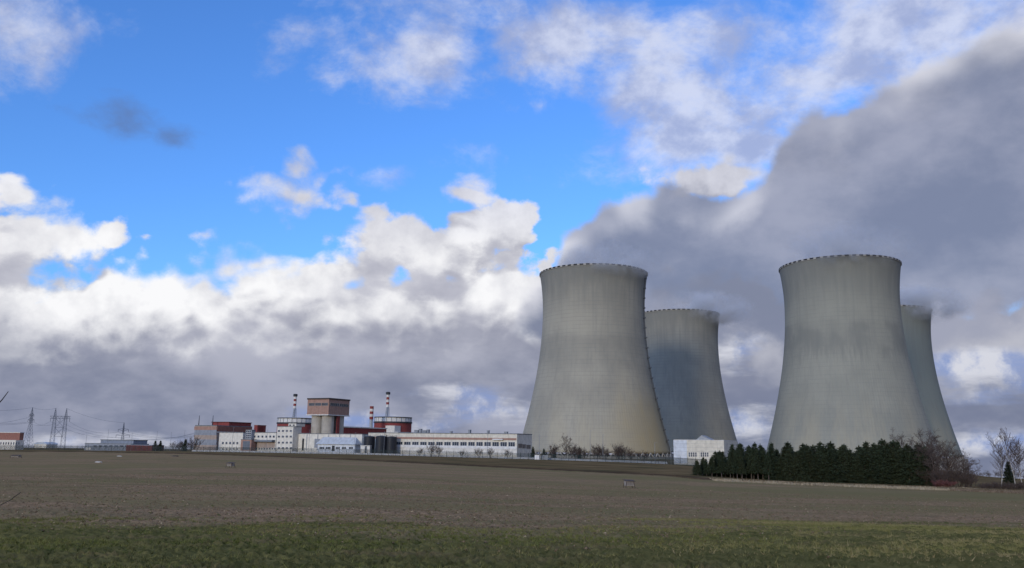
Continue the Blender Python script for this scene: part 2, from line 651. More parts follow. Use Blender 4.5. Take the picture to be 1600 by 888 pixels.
def poly_side(pts, x, y):
    """signed distance to a polyline, positive beyond it (left hand when walking along it)"""
    best = np.full(np.shape(x), 1e9)
    sign = np.ones(np.shape(x))
    for (ax, ay), (bx, by) in zip(pts[:-1], pts[1:]):
        dx, dy = bx - ax, by - ay
        L2 = dx * dx + dy * dy
        t = np.clip(((x - ax) * dx + (y - ay) * dy) / L2, 0, 1)
        dist = np.hypot(x - (ax + t * dx), y - (ay + t * dy))
        s = np.sign(dx * (y - ay) - dy * (x - ax))
        up = dist < best
        best = np.where(up, dist, best)
        sign = np.where(up, s, sign)
    return best * sign


def pixline(pix):
    return [tuple(gpt(a, b)[:2]) for a, b in pix]


GRASS_EDGE = pixline([(0, 818), (300, 818), (500, 816), (620, 829), (760, 836), (900, 836), (1000, 830), (1150, 822), (1300, 816), (1450, 817), (1600, 826)])
_g0, _g1 = GRASS_EDGE[0], GRASS_EDGE[-1]
GRASS_EDGE = [(_g0[0] - 60, _g0[1] - 25)] + GRASS_EDGE + [(_g1[0] + 60, _g1[1] - 25)]
FIELD_EDGE = pixline([(0, 706), (150, 707), (300, 710), (420, 714), (540, 719), (640, 724), (760, 730), (900, 737), (1050, 745), (1100, 750), (1250, 758), (1450, 765), (1600, 771)])
_f0, _f1 = FIELD_EDGE[0], FIELD_EDGE[-1]
FIELD_EDGE = [(_f0[0] - 400, _f0[1] - 60)] + FIELD_EDGE + [(_f1[0] + 60, _f1[1] - 10), (_f1[0] + 300, _f1[1] - 200)]


def ground_mesh():
    front = np.radians(np.linspace(-42, 42, 420))
    side = np.radians(np.linspace(42, 318, 70))[1:-1]
    az_ = np.concatenate([front, side])
    rr = np.concatenate([[0.6, 2, 4], np.exp(np.linspace(math.log(6), math.log(600), 330)), np.exp(np.linspace(math.log(620), math.log(15500), 60))])
    A, R = np.meshgrid(az_, rr)
    X, Y = R * np.sin(A), R * np.cos(A)
    Z = hz(X, Y)
    # clods and furrow unevenness, fading with distance
    amp = 0.035 * np.exp(-R / 60) * (R > 5)
    Z = Z + amp * RNG.standard_normal(Z.shape)
    # small scarp at the edge of the field
    fs = poly_side(FIELD_EDGE, X, Y)
    Z = Z + np.where((fs > 0) & (R < 700), 0.45 * np.clip(fs / 2.5, 0, 1) * np.exp(-fs / 30), 0)
    n, k = Z.shape[1], Z.shape[0]
    idx = np.arange(k * n).reshape(k, n)
    nx = np.roll(idx, -1, axis=1)
    q = np.stack([idx[:-1], idx[1:], nx[1:], nx[:-1]], -1).reshape(-1, 4)[:, ::-1]
    verts = np.stack([X, Y, Z], -1).reshape(-1, 3)
    tris = np.concatenate([q[:, [0, 1, 2]], q[:, [0, 2, 3]]])
    me = fast_mesh('ground', verts, tris, ground_mat())
    for nm, arr in (('green', poly_side(GRASS_EDGE, X, Y)), ('bank', fs)):
        a = me.attributes.new(nm, 'FLOAT', 'POINT')
        a.data.foreach_set('value', np.clip(arr, -60, 60).astype(np.float32).ravel())
    me.polygons.foreach_set('use_smooth', [True] * len(me.polygons))
    return me


def ground_mat():
    m = bpy.data.materials.new('ploughed_field_and_grass')
    m.use_nodes = True
    t = NT(m.node_tree)
    bs = m.node_tree.nodes['Principled BSDF']
    co = t.n('ShaderNodeTexCoord').outputs['Object']
    gr = t.n('ShaderNodeAttribute', attribute_name='green').outputs['Fac']
    bk = t.n('ShaderNodeAttribute', attribute_name='bank').outputs['Fac']
    n_big = t.noise(co, 0.035, 5, 0.6)
    n_mid = t.noise(t.v('MULTIPLY', co, (0.35, 1.0, 1.0)), 0.35, 6, 0.62)
    n_fine = t.noise(co, 6.0, 6, 0.7)
    n_clod = t.noise(co, 2.2, 6, 0.68)
    soil = t.mix(t.step(n_clod, 0.32, 0.68), (0.205, 0.142, 0.086), (0.370, 0.255, 0.155))
    soil = t.mix(t.step(n_fine, 0.58, 0.8, 0.0, 0.5), soil, (0.38, 0.29, 0.19))
    # thin crop and weeds coming through in bands across the field
    weed = t.m('MULTIPLY', t.step(n_mid, 0.42, 0.62), t.step(n_big, 0.40, 0.58))
    wcol = t.mix(t.step(n_fine, 0.35, 0.65), (0.120, 0.116, 0.056), (0.195, 0.172, 0.088))
    soil = t.mix(t.m('MULTIPLY', weed, t.step(n_clod, 0.35, 0.6, 0.35, 0.95)), soil, wcol)
    px_ = t.xyz(co)
    wide = t.step(t.m('MULTIPLY_ADD', t.m('SUBTRACT', t.noise(t.v('MULTIPLY', co, (0.4, 1.0, 1.0)), 0.05, 5, 0.62), 0.5), 3.2, t.lin(px_[0], -30.0, 70.0, -0.3, 0.7)), 0.0, 0.9, 0.0, 0.85)
    soil = t.mix(wide, soil, t.mix(t.step(n_clod, 0.3, 0.7), (0.138, 0.126, 0.056), (0.232, 0.198, 0.092)))
    olive = t.step(t.noise(t.v('MULTIPLY', co, (0.22, 1.0, 1.0)), 0.09, 4, 0.6), 0.42, 0.60, 0.0, 0.8)
    soil = t.mix(olive, soil, (0.212, 0.178, 0.088))
    trk = t.m('MULTIPLY_ADD', px_[0], 0.22, t.m('MULTIPLY_ADD', t.noise(co, 0.02, 2, 0.5), 9.0, px_[1]))
    tf_ = t.m('ABSOLUTE', t.m('SUBTRACT', t.m('FRACT', t.m('DIVIDE', trk, 13.0)), 0.5))
    soil = t.mix(t.m('MULTIPLY', t.step(tf_, 0.47, 0.5), t.step(n_mid, 0.4, 0.6, 0.1, 0.5)), soil, (0.105, 0.080, 0.055))
    turf = t.mix(t.step(n_clod, 0.3, 0.7), (0.092, 0.092, 0.032), (0.180, 0.162, 0.062))
    turf = t.mix(t.step(t.noise(t.v('MULTIPLY', co, (0.6, 1, 1)), 0.5, 5, 0.6), 0.5, 0.7, 0.0, 0.75), turf, (0.20, 0.15, 0.075))
    ga = t.step(t.m('MULTIPLY_ADD', t.m('SUBTRACT', t.noise(t.v('MULTIPLY', co, (0.45, 1.0, 1.0)), 0.30, 8, 0.72), 0.5), 24.0, t.m('MULTIPLY', gr, -1.0)), -2.5, 2.5)
    col_ = t.mix(ga, soil, turf)
    dry = t.mix(t.step(t.noise(t.v('MULTIPLY', co, (0.3, 1, 1)), 0.22, 6, 0.62), 0.38, 0.62), (0.105, 0.078, 0.042), (0.205, 0.148, 0.078))
    dry = t.mix(t.step(t.noise(co, 0.06, 4, 0.6), 0.50, 0.66, 0.0, 0.7), dry, (0.085, 0.082, 0.042))
    ba = t.step(t.m('MULTIPLY_ADD', t.m('SUBTRACT', n_mid, 0.5), 6.0, bk), -0.4, 0.9)
    col_ = t.mix(ba, col_, dry)
    scar = t.m('MULTIPLY', t.step(bk, -1.5, 0.4), t.step(bk, 3.2, 1.0))
    col_ = t.mix(t.m('MULTIPLY', scar, 0.75), col_, (0.062, 0.042, 0.032))
    t.put(bs.inputs['Base Color'], col_)
    bs.inputs['Roughness'].default_value = 1.0
    bs.inputs['Specular IOR Level'].default_value = 0.0
    b = t.n('ShaderNodeBump')
    b.inputs['Strength'].default_value = 0.9
    b.inputs['Distance'].default_value = 0.09
    t.put(b.inputs['Height'], t.m('ADD', t.noise(co, 3.0, 8, 0.7), t.m('MULTIPLY', t.noise(co, 0.6, 3, 0.5), 2.0)))
    t.put(bs.inputs['Normal'], b.outputs[0])
    return m


gobj = link('ground', ground_mesh())
gobj['kind'] = 'structure'

# ------------------------------------------------------------------ cooling towers
T_H = 155.0
A_T, Z_T, B_LO, B_HI = 43.6, 123.2, 111.8, 86.5
SHELL0 = 3.8


def t_rad(h):
    b = B_LO if h < Z_T else B_HI
    return A_T * math.sqrt(1 + ((h - Z_T) / b) ** 2)


def shell_mat(name, seed, band, strength, streak, algae_shade, ochre):
    m = bpy.data.materials.new(name)
    m.use_nodes = True
    t = NT(m.node_tree)
    bs = m.node_tree.nodes['Principled BSDF']
    co = t.n('ShaderNodeTexCoord').outputs['Object']
    s_ = t.xyz(co)
    ang = t.m('ARCTAN2', s_[1], s_[0])
    z = s_[2]
    pos = t.v('ADD', co, (seed * 37.0, seed * 11.0, seed * 5.0))
    base = t.mix(t.step(t.noise(pos, 0.03, 5, 0.55), 0.35, 0.65), (0.322, 0.306, 0.256), (0.392, 0.370, 0.305))
    base = t.mix(algae_shade, base, (0.215, 0.245, 0.225))  # greenish growth tint; on the rear right tower it paints in shade
    # vertical run-off streaks; the heavier ones on the rear right tower paint in shade
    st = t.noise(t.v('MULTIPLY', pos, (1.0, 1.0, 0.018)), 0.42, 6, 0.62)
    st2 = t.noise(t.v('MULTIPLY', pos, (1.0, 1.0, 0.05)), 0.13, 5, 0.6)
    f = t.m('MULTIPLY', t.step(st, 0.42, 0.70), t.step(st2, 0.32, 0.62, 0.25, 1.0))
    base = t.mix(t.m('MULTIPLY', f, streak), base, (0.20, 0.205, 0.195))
    # soot and algae below the rim
    topn = t.noise(t.v('MULTIPLY', pos, (1.0, 1.0, 0.06)), 0.25, 5, 0.6)
    tf = t.step(t.m('MULTIPLY_ADD', t.m('SUBTRACT', topn, 0.5), 46.0, z), 112.0, 156.0, 0.0, 0.75)
    base = t.mix(tf, base, (0.185, 0.190, 0.180))
    # damp stain ring with ragged lower edge
    if band:
        lo, hi = band
        bn_ = t.noise(t.v('MULTIPLY', pos, (1.0, 1.0, 0.03)), 0.33, 6, 0.65)
        edge = t.m('MULTIPLY_ADD', t.m('SUBTRACT', bn_, 0.5), 42.0, z)
        bf = t.m('MULTIPLY', t.step(edge, lo - 8, lo + 9), t.step(t.m('MULTIPLY_ADD', t.m('SUBTRACT', t.noise(pos, 0.08, 4, 0.6), 0.5), 10.0, z), hi + 5.0, hi - 2.0))
        bf = t.m('MULTIPLY', bf, t.step(t.noise(pos, 0.055, 3, 0.5), 0.38, 0.56, 0.3, 1.0))
        base = t.mix(t.m('MULTIPLY', bf, strength), base, (0.165, 0.172, 0.165))
    # lift joints of the climbing formwork and vertical ribs
    def line(x, period, width):
        fr = t.m('FRACT', t.m('DIVIDE', x, period))
        return t.step(t.m('ABSOLUTE', t.m('SUBTRACT', fr, 0.5)), 0.5 - width, 0.5)
    lj = t.m('MULTIPLY', line(z, 3.2, 0.12), t.step(t.noise(t.v('MULTIPLY', pos, (1, 1, 6.0)), 0.05, 2, 0.5), 0.4, 0.6, 0.12, 0.5))
    base = t.mix(lj, base, (0.23, 0.235, 0.22))
    lv = t.m('MULTIPLY', line(ang, 2 * math.pi / 168, 0.12), 0.10)
    base = t.mix(lv, base, (0.23, 0.235, 0.22))
    # pale lime bloom and ochre staining low down
    oc = t.m('MULTIPLY', t.step(z, 62.0, 8.0), t.step(t.noise(t.v('MULTIPLY', pos, (1, 1, 0.12)), 0.05, 5, 0.6), 0.42, 0.62))
    base = t.mix(t.m('MULTIPLY', oc, 0.45), base, (0.42, 0.375, 0.27))
    if ochre:
        # ochre tint over one sector of the foot
        da = t.m('MULTIPLY_ADD', t.m('SUBTRACT', t.noise(pos, 0.03, 4, 0.6), 0.5), 0.9, ang)
        so = t.m('MULTIPLY', t.step(t.m('ABSOLUTE', t.m('SUBTRACT', da, ochre)), 0.85, 0.1), t.step(t.m('MULTIPLY_ADD', t.m('SUBTRACT', st2, 0.5), 60.0, z), 78.0, 6.0))
        base = t.mix(t.m('MULTIPLY', so, 0.8), base, (0.40, 0.32, 0.18))
    t.put(bs.inputs['Base Color'], base)
    bs.inputs['Roughness'].default_value = 0.9
    bs.inputs['Specular IOR Level'].default_value = 0.2
    b = t.n('ShaderNodeBump')
    b.inputs['Strength'].default_value = 0.35
    b.inputs['Distance'].default_value = 0.3
    t.put(b.inputs['Height'], t.m('ADD', t.m('MULTIPLY', line(ang, 2 * math.pi / 168, 0.3), 0.6), t.noise(pos, 0.6, 4, 0.6)))
    t.put(bs.inputs['Normal'], b.outputs[0])
    return m


rim_white = mat('rim_pale_concrete', (0.40, 0.385, 0.35), var=0.1)
rim_black = mat('rim_black_paint', (0.02, 0.02, 0.024), rough=0.7)
col_mat = mat('column_concrete', (0.36, 0.34, 0.30), dirt=0.4)


def shell_mesh(name, m):
    n = 160
    pr = []
    hs = [SHELL0 + (T_H - SHELL0) * i / 64 for i in range(65)]
    for h in hs:
        pr.append((t_rad(h), h))
    rt = t_rad(T_H)
    pr += [(rt - 1.1, T_H)]
    for h in reversed(hs[:-1]):
        pr.append((t_rad(h) - 0.5 - 0.5 * abs(h - 120) / 120, h))
    b = MB().lathe(pr, n, closed=True)
    return b.mesh(name, m, True)


NCOL = 48
N_RIM = 56
rt_ = t_rad(T_H)
seg = 2 * math.pi / N_RIM
_ring = MB().lathe([(rt_ + 0.35, T_H - 1.1), (rt_ + 0.35, T_H + 0.25), (rt_ - 1.3, T_H + 0.25), (rt_ - 1.3, T_H - 1.1)], N_RIM * 4, closed=True).mesh('rim_ring', rim_white)
_panel = MB().lathe([(rt_ + 0.42, T_H - 0.85), (rt_ + 0.42, T_H + 0.32), (rt_ - 1.5, T_H + 0.32), (rt_ - 1.5, T_H + 0.26), (rt_ + 0.36, T_H + 0.26), (rt_ + 0.36, T_H - 0.85)],
                    3, -seg * 0.29, seg * 0.29, closed=True).mesh('rim_marking', rim_black)
_pa = Vector((t_rad(SHELL0) - 0.3, 0, SHELL0 + 0.4))
w1 = 2 * math.pi / NCOL * 0.5
_pb = Vector((t_rad(0) * math.cos(w1), t_rad(0) * math.sin(w1), -0.6))
_pc = Vector((t_rad(0) * math.cos(-w1), t_rad(0) * math.sin(-w1), -0.6))
_colA = MB().tube(_pb, _pa, 0.55, 0.5, 8).mesh('column', col_mat)
_colB = MB().tube(_pc, _pa, 0.55, 0.5, 8).mesh('column', col_mat)
_basin = MB().lathe([(t_rad(0) + 3.0, -14), (t_rad(0) + 3.0, 1.6), (t_rad(0) + 2.4, 1.6), (t_rad(0) + 2.4, -14)], 96, closed=True).mesh('basin_wall', col_mat)


def tower(dist, az_deg, label, seed, band, strength, streak, ladder_az=None, algae_shade=0.0, ochre=0.0):
    x, y = dist * math.sin(math.radians(az_deg)), dist * math.cos(math.radians(az_deg))
    o = thing('cooling_tower', label, 'cooling tower', (x, y, EYE - 8.9), 0.0, 'cooling towers of the power station')
    link('shell', shell_mesh('shell', shell_mat('tower_concrete', seed, band, strength, streak, algae_shade, ochre)), o)
    link('rim_ring', _ring, o)
    for i in range(N_RIM):
        link('rim_marking', _panel, o, (0, 0, 0), i * seg + seed * 0.03)
    for i in range(NCOL):
        w = 2 * math.pi * i / NCOL
        link('column', _colA, o, (0, 0, 0), w)
        link('column', _colB, o, (0, 0, 0), w)
    link('basin_wall', _basin, o)
    if ladder_az is not None:
        # caged ladder with rest platforms up the flank
        def on(h, off=0.0):
            r = t_rad(h) + off
            return Vector((r * math.cos(ladder_az), r * math.sin(ladder_az), h))
        tang = Vector((-math.sin(ladder_az), math.cos(ladder_az), 0))
        b = MB()
        hs = [SHELL0 + i * 4.0 for i in range(int((T_H - SHELL0) / 4) + 1)]
        for s_ in (-0.35, 0.35):
            for off in (0.45, 1.15):
                for h0, h1 in zip(hs[:-1], hs[1:]):
                    b.tube(on(h0, off) + tang * s_, on(h1, off) + tang * s_, 0.06, None, 4)
        lad = b.build('ladder', darkmetal, o)
        for k in range(17):
            h = 14 + k * 8.4
            c = on(h, 1.0)
            q = MB().box(-1.2, 0.9, -0.9, 0.9, -0.12, 0.06).box(0.78, 0.9, -0.9, 0.9, 0.06, 1.1)
            link('platform', q.mesh('platform', darkmetal), o, c, ladder_az)
    return o


T1 = tower(712.1, 5.69, 'nearer grey cooling tower with caged ladder, beside the long white office block', 1, (70, 96), 0.22, 0.32, math.radians(-24), ochre=math.radians(-42))
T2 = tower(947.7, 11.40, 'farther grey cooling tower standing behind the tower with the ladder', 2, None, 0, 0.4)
T3 = tower(715.8, 21.88, 'nearer grey cooling tower with dark damp stain ring, behind the conifer grove', 3, (80, 103), 0.45, 0.34, algae_shade=0.4)
T4 = tower(972.2, 24.38, 'farther grey cooling tower mostly hidden behind the stained tower', 4, None, 0, 0.6, algae_shade=0.95)  # dark tint and heavier streaks paint in the shade on this tower

# ------------------------------------------------------------------ buildings
PHI = math.radians(27)        # plant grid, turned from the view direction
LX = Vector((math.cos(PHI), -math.sin(PHI), 0))
LY = Vector((math.sin(PHI), math.cos(PHI), 0))


def front_dist(px):
    """distance of the main building line at an image column"""
    u = (px - 800) / FPX
    t = (2.5 - 400 * u) / (0.891 + 0.454 * u)
    return 400 + 0.454 * t


class Block:
    """a box on the plant grid: front face to the left of corner xc, end face to the right of it"""

    def __init__(self, xl, xc, xr, ytop, dist=None, ybase=None, depth=None, phi=PHI, ymid=690):
        self.phi = phi
        self.lx = Vector((math.cos(phi), -math.sin(phi), 0))
        self.ly = Vector((math.sin(phi), math.cos(phi), 0))
        dist = dist or front_dist(xc)
        p = at(xc, ytop, dist)
        self.c = Vector((p.x, p.y, gz(p.x, p.y) - 0.4 if ybase is None else at(xc, ybase, dist).z))
        self.h = p.z - self.c.z
        self.w = -self.local('front', xl, ymid)[0]
        self.d = depth if depth else self.local('end', xr, ymid)[0]

    def hit(self, px, py, normal, off=0.0):
        d = ray(px, py)
        o = Vector((0, 0, EYE))
        k = ((self.c + normal * off) - o).dot(normal) / d.dot(normal)
        return o + d * k - self.c

    def local(self, face, px, py, off=0.0):
        if face == 'front':
            q = self.hit(px, py, self.ly, off)
            return q.dot(self.lx), q.z
        q = self.hit(px, py, self.lx, off)
        return q.dot(self.ly), q.z

    def thing(self, name, label, cat='building', grp=None):
        self.o = thing(name, label, cat, self.c, -self.phi, grp)
        return self.o

    def body(self, m, name='wall', roof=roofgrey, parapet=0.35, over=0.12):
        MB().box(-self.w, 0, 0, self.d, 0, self.h - parapet).build(name, m, self.o)
        if roof:
            MB().box(-self.w - over, over, -over, self.d + over, self.h - parapet, self.h).build('roof', roof, self.o)
        return self

    def window(self, face, px0, py0, px1, py1, nx=1, nz=1, fr=frame_w, name='window', bar=0.09, gl=None):
        a0, b0 = self.local(face, px0, py1)
        a1, b1 = self.local(face, px1, py0)
        return self.win(face, a0, a1, b0, b1, nx, nz, fr, name, bar, gl)

    def win(self, face, a0, a1, b0, b1, nx=1, nz=1, fr=frame_w, name='window', bar=0.09, gl=None):
        f, p = MB(), MB()

        def put(mb, u0, u1, v0, v1, t0, t1):
            if face == 'front':
                mb.box(u0, u1, -t1, -t0, v0, v1)
            else:
                mb.box(t0, t1, u0, u1, v0, v1)
        put(f, a0, a0 + bar, b0, b1, -0.02, 0.14)
        put(f, a1 - bar, a1, b0, b1, -0.02, 0.14)
        put(f, a0 + bar, a1 - bar, b1 - bar, b1, -0.02, 0.135)
        put(f, a0 + bar, a1 - bar, b0, b0 + bar, -0.02, 0.135)
        for i in range(1, nx):
            u = a0 + (a1 - a0) * i / nx
            put(f, u - bar / 2, u + bar / 2, b0 + bar, b1 - bar, -0.02, 0.12)
        for i in range(1, nz):
            v = b0 + (b1 - b0) * i / nz
            put(f, a0 + bar, a1 - bar, v - bar / 2, v + bar / 2, -0.02, 0.11)
        fo = f.build(name, fr, self.o)
        put(p, a0 + bar * 0.5, a1 - bar * 0.5, b0 + bar * 0.5, b1 - bar * 0.5, -0.03, 0.03)
        p.build('pane', gl or glass, fo)
        return fo

    def slab(self, face, px0, py0, px1, py1, m, name, t=0.12, t0=-0.05):
        """a proud panel given by its pixel corners on a face"""
        a0, b0 = self.local(face, px0, py1)
        a1, b1 = self.local(face, px1, py0)
        mb = MB()
        if face == 'front':
            mb.box(a0, a1, -t, -t0, b0, b1)
        else:
            mb.box(t0, t, a0, a1, b0, b1)
        return mb.build(name, m, self.o)


# long office block with ribbon windows
b = Block(575, 808, 831, 677.5, 400)
b.thing('office_building', 'long low white office block with one ribbon of windows, beside the ladder tower')
b.body(cream)
n = 15
for i in range(n):
    x0 = 618 + (806 - 618) * i / n
    b.window('front', x0 + 0.8, 690.4 + 0.5 * i / n, x0 + 11.4, 697.6 + 1.2 * i / n, 3, 1)
b.slab('front', 600, 697.9, 807.2, 698.9, frame_w, 'sill_band', 0.22)
b.slab('front', 577, 684.8, 807, 685.6, brownpanel, 'trim_strip', 0.08)
b.slab('front', 577, 698.9, 807.6, 706.5, slabwhite, 'lower_wall', 0.06)
b.slab('front', 771, 685.9, 787, 687.8, frame_w, 'canopy', 1.2)
for i in range(3):
    b.window('end', 809.5 + 6.6 * i, 693.6 + i * 0.9, 815.6 + 6.6 * i, 699.8 + i * 0.8, 2, 1, mat('bronze_frame', (0.25, 0.21, 0.18)), gl=mat('bronze_glass', (0.16, 0.14, 0.125), rough=0.3))
OFFICE = b
for px, w_, h_ in ((650, 2.2, 1.3), (656, 1.4, 1.9), (662, 2.6, 1.2), (668, 1.2, 1.6), (704, 1.0, 0.8), (733, 1.0, 1.6), (762, 0.9, 1.3), (790, 1.6, 0.8)):
    lx_, _ = b.local('front', px, 677, 5)
    MB().box(lx_ - w_ / 2, lx_ + w_ / 2, 5, 6.2, b.h - 0.02, b.h + h_).box(lx_ - w_ / 2 - 0.15, lx_ + w_ / 2 + 0.15, 4.85, 6.35, b.h + h_, b.h + h_ + 0.12).build('roof_vent', galv, b.o)

# white hall behind the gatehouse
b = Block(455, 566, 578, 678, front_dist(566) + 6)
b.thing('turbine_store_hall', 'plain white hall with tall dark door below the silo tower')
b.body(white)
b.slab('front', 471.5, 685.5, 475.5, 704, darkmetal, 'door', 0.1)
b.slab('front', 491, 686, 500, 700, greypanel, 'shutter', 0.1)
for i in range(6):
    b.slab('front', 462 + i * 17, 678.8, 462.4 + i * 17, 704, greypanel, 'panel_joint', 0.05)

# four-storey white block
b = Block(432, 458.5, 470, 666.2, front_dist(458))
b.thing('white_office_block', 'four storey white block with four columns of small windows')
b.body(white)
for r_, y in enumerate((673.6, 682.4, 691.8, 700.3)):
    for x in (436, 442.2, 448.3, 454.6):
        b.window('front', x - 1.9, y - 1.7, x + 1.9, y + 1.7, 2, 1)
b2 = Block(449, 463, 475, 661, front_dist(463) + 3)
b2.thing('roof_house', 'small white stepped rooftop house above the four storey block')
b2.c.z = b.c.z + b.h - 0.02
b2.h = at(463, 661, front_dist(463) + 3).z - b2.c.z
b2.o.location = b2.c
b2.body(white)
b2.slab('front', 452, 663.6, 455, 665.6, glass, 'window', 0.06)
b2.slab('front', 457.5, 663.6, 460.5, 665.6, glass, 'window', 0.06)

# middle white wing with canopy
b = Block(392, 432, 445, 675.7, front_dist(432) + 3)
b.thing('middle_wing', 'two storey white wing with grey canopy between brick entrance and four storey block')
b.body(white)
for x in (398, 404, 410.2, 416.3, 422.4, 428):
    b.window('front', x - 1.7, 680.6, x + 1.7, 684.2, 1, 1)
b.slab('front', 393, 690.5, 430, 699.5, tanpanel, 'lower_wall', 0.05)
for k in range(9):
    x = 397 + k * 4.1
    b.window('front', x - 1.1, 699.8, x + 1.1, 703, 1, 1)
b.slab('front', 389, 687.6, 430, 690, galv, 'canopy', 2.6)

# glazed stair tower and brick entrance
b = Block(383, 393.6, 398, 671.6, front_dist(390) - 1)
b.thing('stair_tower', 'narrow grey glazed stair tower above the brown entrance')
b.body(greypanel)
for r_ in range(4):
    b.window('front', 384.2, 673 + r_ * 3.3, 392.6, 675.6 + r_ * 3.3, 3, 1)
b = Block(376.5, 393, 400, 686.5, front_dist(390) - 4)
b.thing('entrance_block', 'brown entrance block with grey glass front')
b.body(brownpanel)
b.window('front', 379, 689.5, 391, 703, 4, 3, greypanel, gl=mat('grey_glass', (0.14, 0.16, 0.19), rough=0.3))

# white annex
b = Block(342, 380, 386, 675.7, front_dist(375) + 1)
b.thing('white_annex', 'low white annex with one row of windows beside the striped block')
b.body(white)
for x in (348.4, 354, 359.8, 365.4, 371):
    b.window('front', x - 1.7, 690.4, x + 1.7, 694.6, 2, 1)
    b.window('front', x - 1.4, 700.6, x + 1.4, 703, 1, 1)

# striped block with its long red-brown flank
b = Block(303, 339, 392, 664.6, front_dist(339) + 4)
b.thing('striped_block', 'grey and tan striped block with long red brown flank')
b.body(tanpanel, parapet=0.5)
ys = [(666.8, 672.0, brownpanel), (672.2, 680.0, greypanel), (680.3, 686.6, tanpanel), (687.0, 695.3, greypanel), (695.6, 702.6, tanpanel)]
for y0, y1, m_ in ys:
    b.slab('front', 303.6, y0, 338.8, y1, m_, 'facade_band', 0.16)
for row in ((673.4, 675.6), (676.6, 678.8), (688.4, 690.6), (691.8, 694)):
    for i in range(5):
        b.window('front', 304.8 + i * 6.9, row[0], 310.6 + i * 6.9, row[1], 4, 1, greypanel)
MB().box(0.02, 0.25, 0.3, b.d, b.h - 3.6, b.h - 0.5).build('flank_cladding', redbrown, b.o)
MB().box(0.02, 0.3, 0.3, b.d, b.h - 4.3, b.h - 3.62).build('trim_strip', slabwhite, b.o)
zt = b.h
for px, py in ((310.5, 649), (332, 649)):
    lx_, _ = b.local('front', px, 664, 6)
    top_ = at(px, py, front_dist(px) + 8).z - b.c.z
    MB().tube((lx_, 6, zt - 0.05), (lx_, 6, top_), 0.28, 0.12, 6).build('mast', darkmetal, b.o)
lx0, _ = b.local('front', 331, 664, 10)
lx1, _ = b.local('front', 358, 664, 10)
MB().box(lx0, min(lx1, -0.4), 10, 28, zt - 0.03, zt + 1.9).build('roof_house', redpaint, b.o)
MB().box(lx0 - 0.4, min(lx1, -0.4) + 0.3, 9.6, 28.4, zt + 1.9, zt + 2.3).build('roof_house_cap', mat('dark_red_cap', (0.12, 0.035, 0.03)), b.o)

# red cube plant room
b = Block(395.5, 402.5, 414, 664.2, front_dist(402) + 26)
b.thing('red_plant_room', 'red cube shaped plant room behind the middle white wing')
b.body(redpaint, roof=redbrown)
b.slab('end', 404, 666, 412, 674, mat('dark_red_panel', (0.17, 0.035, 0.03)), 'louvre', 0.1)

# long red hall behind the silo tower
b = Block(500, 530, 603, 666, front_dist(530) + 70)
b.thing('red_hall', 'long dark red hall with pale roof edge behind the silo tower')
b.body(redpaint, roof=slabwhite, parapet=0.7, over=0.4)


# silo tower
b = Block(477, 514.5, 546, 621.8, front_dist(514) + 16, depth=14)
b.d = b.local('end', 546, 635)[0]
b.thing('silo_tower', 'brown headed silo tower on tall concrete cylinders', 'tower')
_, zb = b.local('front', 514.5, 647.6)
MB().box(-b.w, 0, 0, b.d, zb, b.h - 0.8).build('head', brownpanel, b.o)
MB().box(-b.w - 0.3, 0.3, -0.3, b.d + 0.3, b.h - 0.8, b.h).build('roof', rust, b.o)
MB().box(-b.w - 0.35, 0.35, -0.35, b.d + 0.35, zb - 0.55, zb - 0.003).build('base_slab', slabwhite, b.o)
_, z0_ = b.local('front', 514.5, 634.2)
_, z1_ = b.local('front', 514.5, 629.4)
for i in range(3):
    u0 = -b.w + 0.8 + i * (b.w - 1.2) / 3
    b.win('front', u0 + 0.1, u0 + (b.w - 1.2) / 3 - 0.25, z0_, z1_, 5, 1, mat('grey_frame', (0.30, 0.28, 0.26)), bar=0.14)
for i in range(2):
    u0 = 0.8 + i * (b.d - 1.4) / 2
    b.win('end', u0 + 0.1, u0 + (b.d - 1.4) / 2 - 0.3, z0_, z1_, 5, 1, mat('grey_frame', (0.30, 0.28, 0.26)), bar=0.14)
for face, L in (('front', b.w), ('end', b.d)):
    k_ = int(L / 1.5)
    for i in range(1, k_):
        u = L * i / k_
        if face == 'front':
            MB().box(-u - 0.04, -u + 0.04, -0.07, 0.01, zb + 0.1, z0_ - 0.2).build('panel_joint', tanpanel, b.o)
        else:
            MB().box(-0.01, 0.07, u - 0.04, u + 0.04, zb + 0.1, z0_ - 0.2).build('panel_joint', tanpanel, b.o)
rc = min(b.w, b.d) * 0.225
for ix in (0.27, 0.75):
    for iy in (0.27, 0.75):
        MB().lathe([(rc, 0), (rc, zb - 0.56)], 28, cx=-b.w * ix, cy=b.d * iy).build('silo_cylinder', siloconc, b.o, True)
MB().box(-0.9, -0.25, b.d * 0.45, b.d * 0.58, 0, zb - 0.56).build('lift_shaft', redpaint, b.o)


